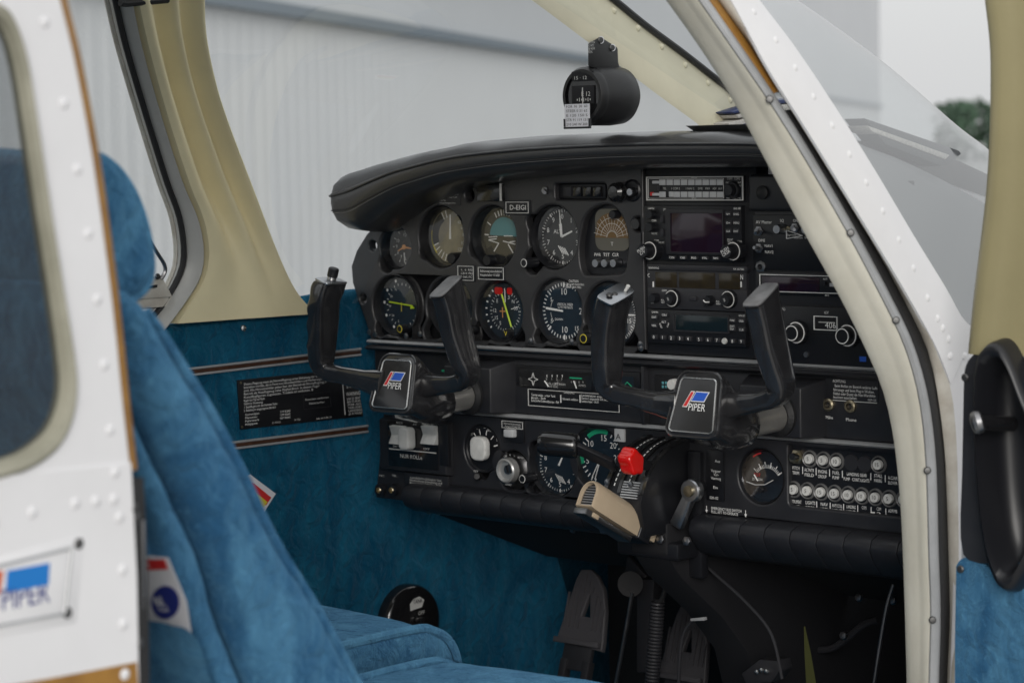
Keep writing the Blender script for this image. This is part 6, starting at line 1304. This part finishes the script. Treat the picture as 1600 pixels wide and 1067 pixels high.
MB().tube([p+(e1*cos(i*2*pi/14)+e2*sin(i*2*pi/14))*.0082 for i, p in enumerate(pth)], .0023, 6).build('coil', K['steelb'], sp); MB().tube(bez([P(x, y, .10) for x, y in ((1034, 868), (1039, 890), (1040, 915), (1034, 936), (1028, 940))], 6), .0035, 8).build('cable', K['rubber'], sp)
def rod(nm, lab, cat, pts, Y, rad, m, grp=None, n=6):
    L = [P(x, y, Y) for x, y in pts]; o = MB().tube(bez(L, n) if len(L) > 2 else L, rad, 8).build(nm, K[m], None); return tag(o, lab, cat, grp)
rod('control_rod', 'thin steel rod slanting down right of the large pedal', 'rod', [(988, 926), (975, 1000), (958, 1090)], .2, .0028, 'steel')
rod('control_rod', 'thin bright rod low in the right footwell', 'rod', [(1396, 912), (1383, 960), (1362, 1090)], .1, .0026, 'steel')
rod('cable', 'dark thin cable arching down over the pedestal side', 'cable', [(1100, 968), (1082, 970), (1068, 990), (1062, 1030), (1060, 1080)], .04, .0022, 'steelb')
rod('brake_line', 'dull hydraulic line deep in the right footwell', 'pipe', [(1268, 1015), (1300, 1012), (1325, 995), (1350, 975), (1372, 968)], .28, .005, 'steelb')
o = MB().loft([[P(x-w_, y, .02), P(x+w_, y, .02), P(x+w_, y, .022), P(x-w_, y, .022)] for x, y, w_ in ((1257, 978, 1), (1262, 1020, 5), (1270, 1090, 9))]).build('strap', K['strap'], None); tag(o, 'olive yellow webbing strap hanging in the right footwell', 'strap')
br2 = root('column_bracket', 'dark upright control column bracket behind the coil spring', 'bracket', P(1000, 960, .24))
MB().prism([P(x, y, .22) for x, y in ((995, 905), (1022, 905), (1012, 1050), (994, 1050))], V((0, .03, 0))).build('column', K['steelb'], br2, .002); MB().cyl(P(985, 912, .20), P(985, 912, .24), .018, .018, 24).build('pulley', K['pit'], br2); MB().prism([P(x, y, .24) for x, y in ((980, 868), (1010, 900), (1000, 925), (975, 900))], V((0, .01, 0))).build('gusset', K['steelb'], br2, .001)
t = root('fuel_pump_unit', 'dark metal unit with bright fittings on the right footwell floor', 'bracket', P(1190, 1050, .1))
MB().prism([P(x, y, .06) for x, y in ((1158, 1052), (1186, 1030), (1214, 1032), (1218, 1048), (1205, 1066), (1165, 1068))], V((0, .03, 0))).build('body', K['steelb'], t, .002)
for x, y in ((1184, 1050), (1191, 1047), (1199, 1049)): MB().lathe([(.0035, 0), (.003, .003), (.0001, .004)], P(x, y, .058), (0, -1, .3), 8).build('fitting', K['chrome'], t)
t = root('parking_lever', 'small pale marked handle on the dark pedestal side', 'handle', P(1090, 950, .03)); MB().prism([P(x, y, .02) for x, y in ((1078, 966), (1100, 964), (1101, 969), (1079, 970))], V((0, .006, 0))).build('bar', K['greytrim'], t, .0005)
for x, y in ((1319, 993), (1343, 933), (1396, 938)):
    MB().lathe([(.006, 0), (.005, .004), (.0001, .005)], P(x, y, .2), (0, -1, .3), 8).build('bolt', K['steel'], bpy.data.objects['column_bracket'])
rod('frame_tube', 'dark diagonal tube from pedestal to right footwell', 'tube', [(1062, 845), (1110, 890), (1165, 940), (1205, 990), (1222, 1060)], .03, .0022, 'steelb')
# ================================================================== OPEN DOOR
YD = -.225
dr_ = root('cabin_door', 'open cabin door with cream upper trim and blue carpeted lower half', 'door', P(1560, 900, YD))
def dp(pts, Y=YD): return [P(x, y, Y) for x, y in pts]
edge_ = [(1530, -60), (1537, 0), (1544, 60), (1546, 110), (1545, 190), (1540, 290), (1530, 380), (1520, 460), (1513, 530), (1511, 552)]
e3 = resample(bez(dp(edge_), 5), 40); rg = []
for i, p in enumerate(e3):
    w_ = .30; b = .012
    rg.append([p+V((-.001, .030, 0)), p+V((0, .006, 0)), p+V((.003, -.003, 0)), p+V((.010, -.008, 0)), p+V((.020, -.009, 0)), p+V((.032, -.005, 0)), p+V((.05, -.003, 0)), p+V((.30, -.004, 0)), p+V((.30, .03, 0))])
MB().loft(rg).build('upper_trim', K['shadecream'], dr_, ang=70)
# outer skin of the door seen as a thin edge, carpet, arm rest
MB().prism(dp([(1506, 575), (1512, 560), (1900, 560), (1900, 1480), (1500, 1480), (1500, 900)], YD+.022), V((0, .02, 0))).build('door_skin', K['white'], dr_, .002)
cpt = bez2([(1493, 884), (1500, 874), (1512, 872), (1540, 884), (1562, 900), (1590, 880), (1640, 840), (1760, 800), (1890, 800), (1890, 1460), (1492, 1460), (1491, 1100), (1491, 1000)], 4)
MB().prism(dp(cpt, YD-.006), V((0, .016, 0))).build('lower_carpet', K['velvet'], dr_, .004, 3)
MB().prism(dp(bez2([(1580, 590), (1596, 587), (1620, 586), (1720, 584), (1720, 850), (1660, 850), (1640, 730), (1622, 670), (1600, 626)], 4), YD-.002), V((0, .012, 0))).build('upper_carpet', K['velvet'], dr_, .004, 3)
ar = dr_
base = bez2([(1505, 585), (1511, 565), (1528, 548), (1552, 545), (1570, 560), (1600, 640), (1640, 720), (1640, 880), (1560, 880), (1504, 866), (1502, 740)], 4)
lp2 = [(1520, 590), (1526, 562), (1541, 548), (1558, 552), (1574, 578), (1592, 624), (1612, 672), (1628, 740), (1622, 810), (1600, 868), (1580, 905), (1566, 914), (1552, 902), (1538, 862), (1528, 800), (1522, 720), (1519, 650)]
lpp = bez(dp(lp2+lp2[:1], YD-.036), 5)[:-1]; cz_ = sum(lpp, V())/len(lpp); m_ = len(lpp)
def sc3(p, k, y): return V((cz_.x+(p.x-cz_.x)*k, y, cz_.z+(p.z-cz_.z)*k))
hb = [sc3(p, .93, YD) for p in lpp]; plate('mounting_plate', [(P(*q_, YD-.006).x, P(*q_, YD-.006).z) for q_ in base], [[(p.x, p.z) for p in hb][::3]], (0, YD-.006, 0), (1, 0, 0), (0, 0, 1), .010, .002, K['panel'], ar)
rings = [[sc3(p, k, y) for p in lpp] for k, y in ((1.09, YD-.002), (1.07, YD-.022), (1.03, YD-.032), (.97, YD-.033), (.91, YD-.024), (.84, YD+.0), (.72, YD+.012), (.4, YD+.0165), (.02, YD+.017))]
MB().loft(rings, (0, 1)).build('door_pull', K['black'], ar, ang=70)
a, b = P(1527, 660, YD-.050), P(1582, 662, YD-.0); MB().tube([a, a.lerp(b, .5), b], [.0095, .0085, .008], 16).build('door_handle', K['gloss'], dr_); hd_ = bpy.data.objects['door_handle']
ax2 = (a-b).normalized(); MB().lathe([(.008, -.006), (.0112, -.004), (.0122, .001), (.0105, .0045), (.006, .0065), (.0001, .007)], a, V((-.75, -.55, -.25)), 28).build('end_button', K['steel'], hd_)
for x, y, Y in ((1507, 590, -.0125), (1500, 889, -.008), (1599, 609, -.006)): copyat(scr0, P(x, y, YD+Y), dr_, V((0, -1, 0)).to_track_quat('Z', 'Y').to_euler()).name = 'screw'
flush()
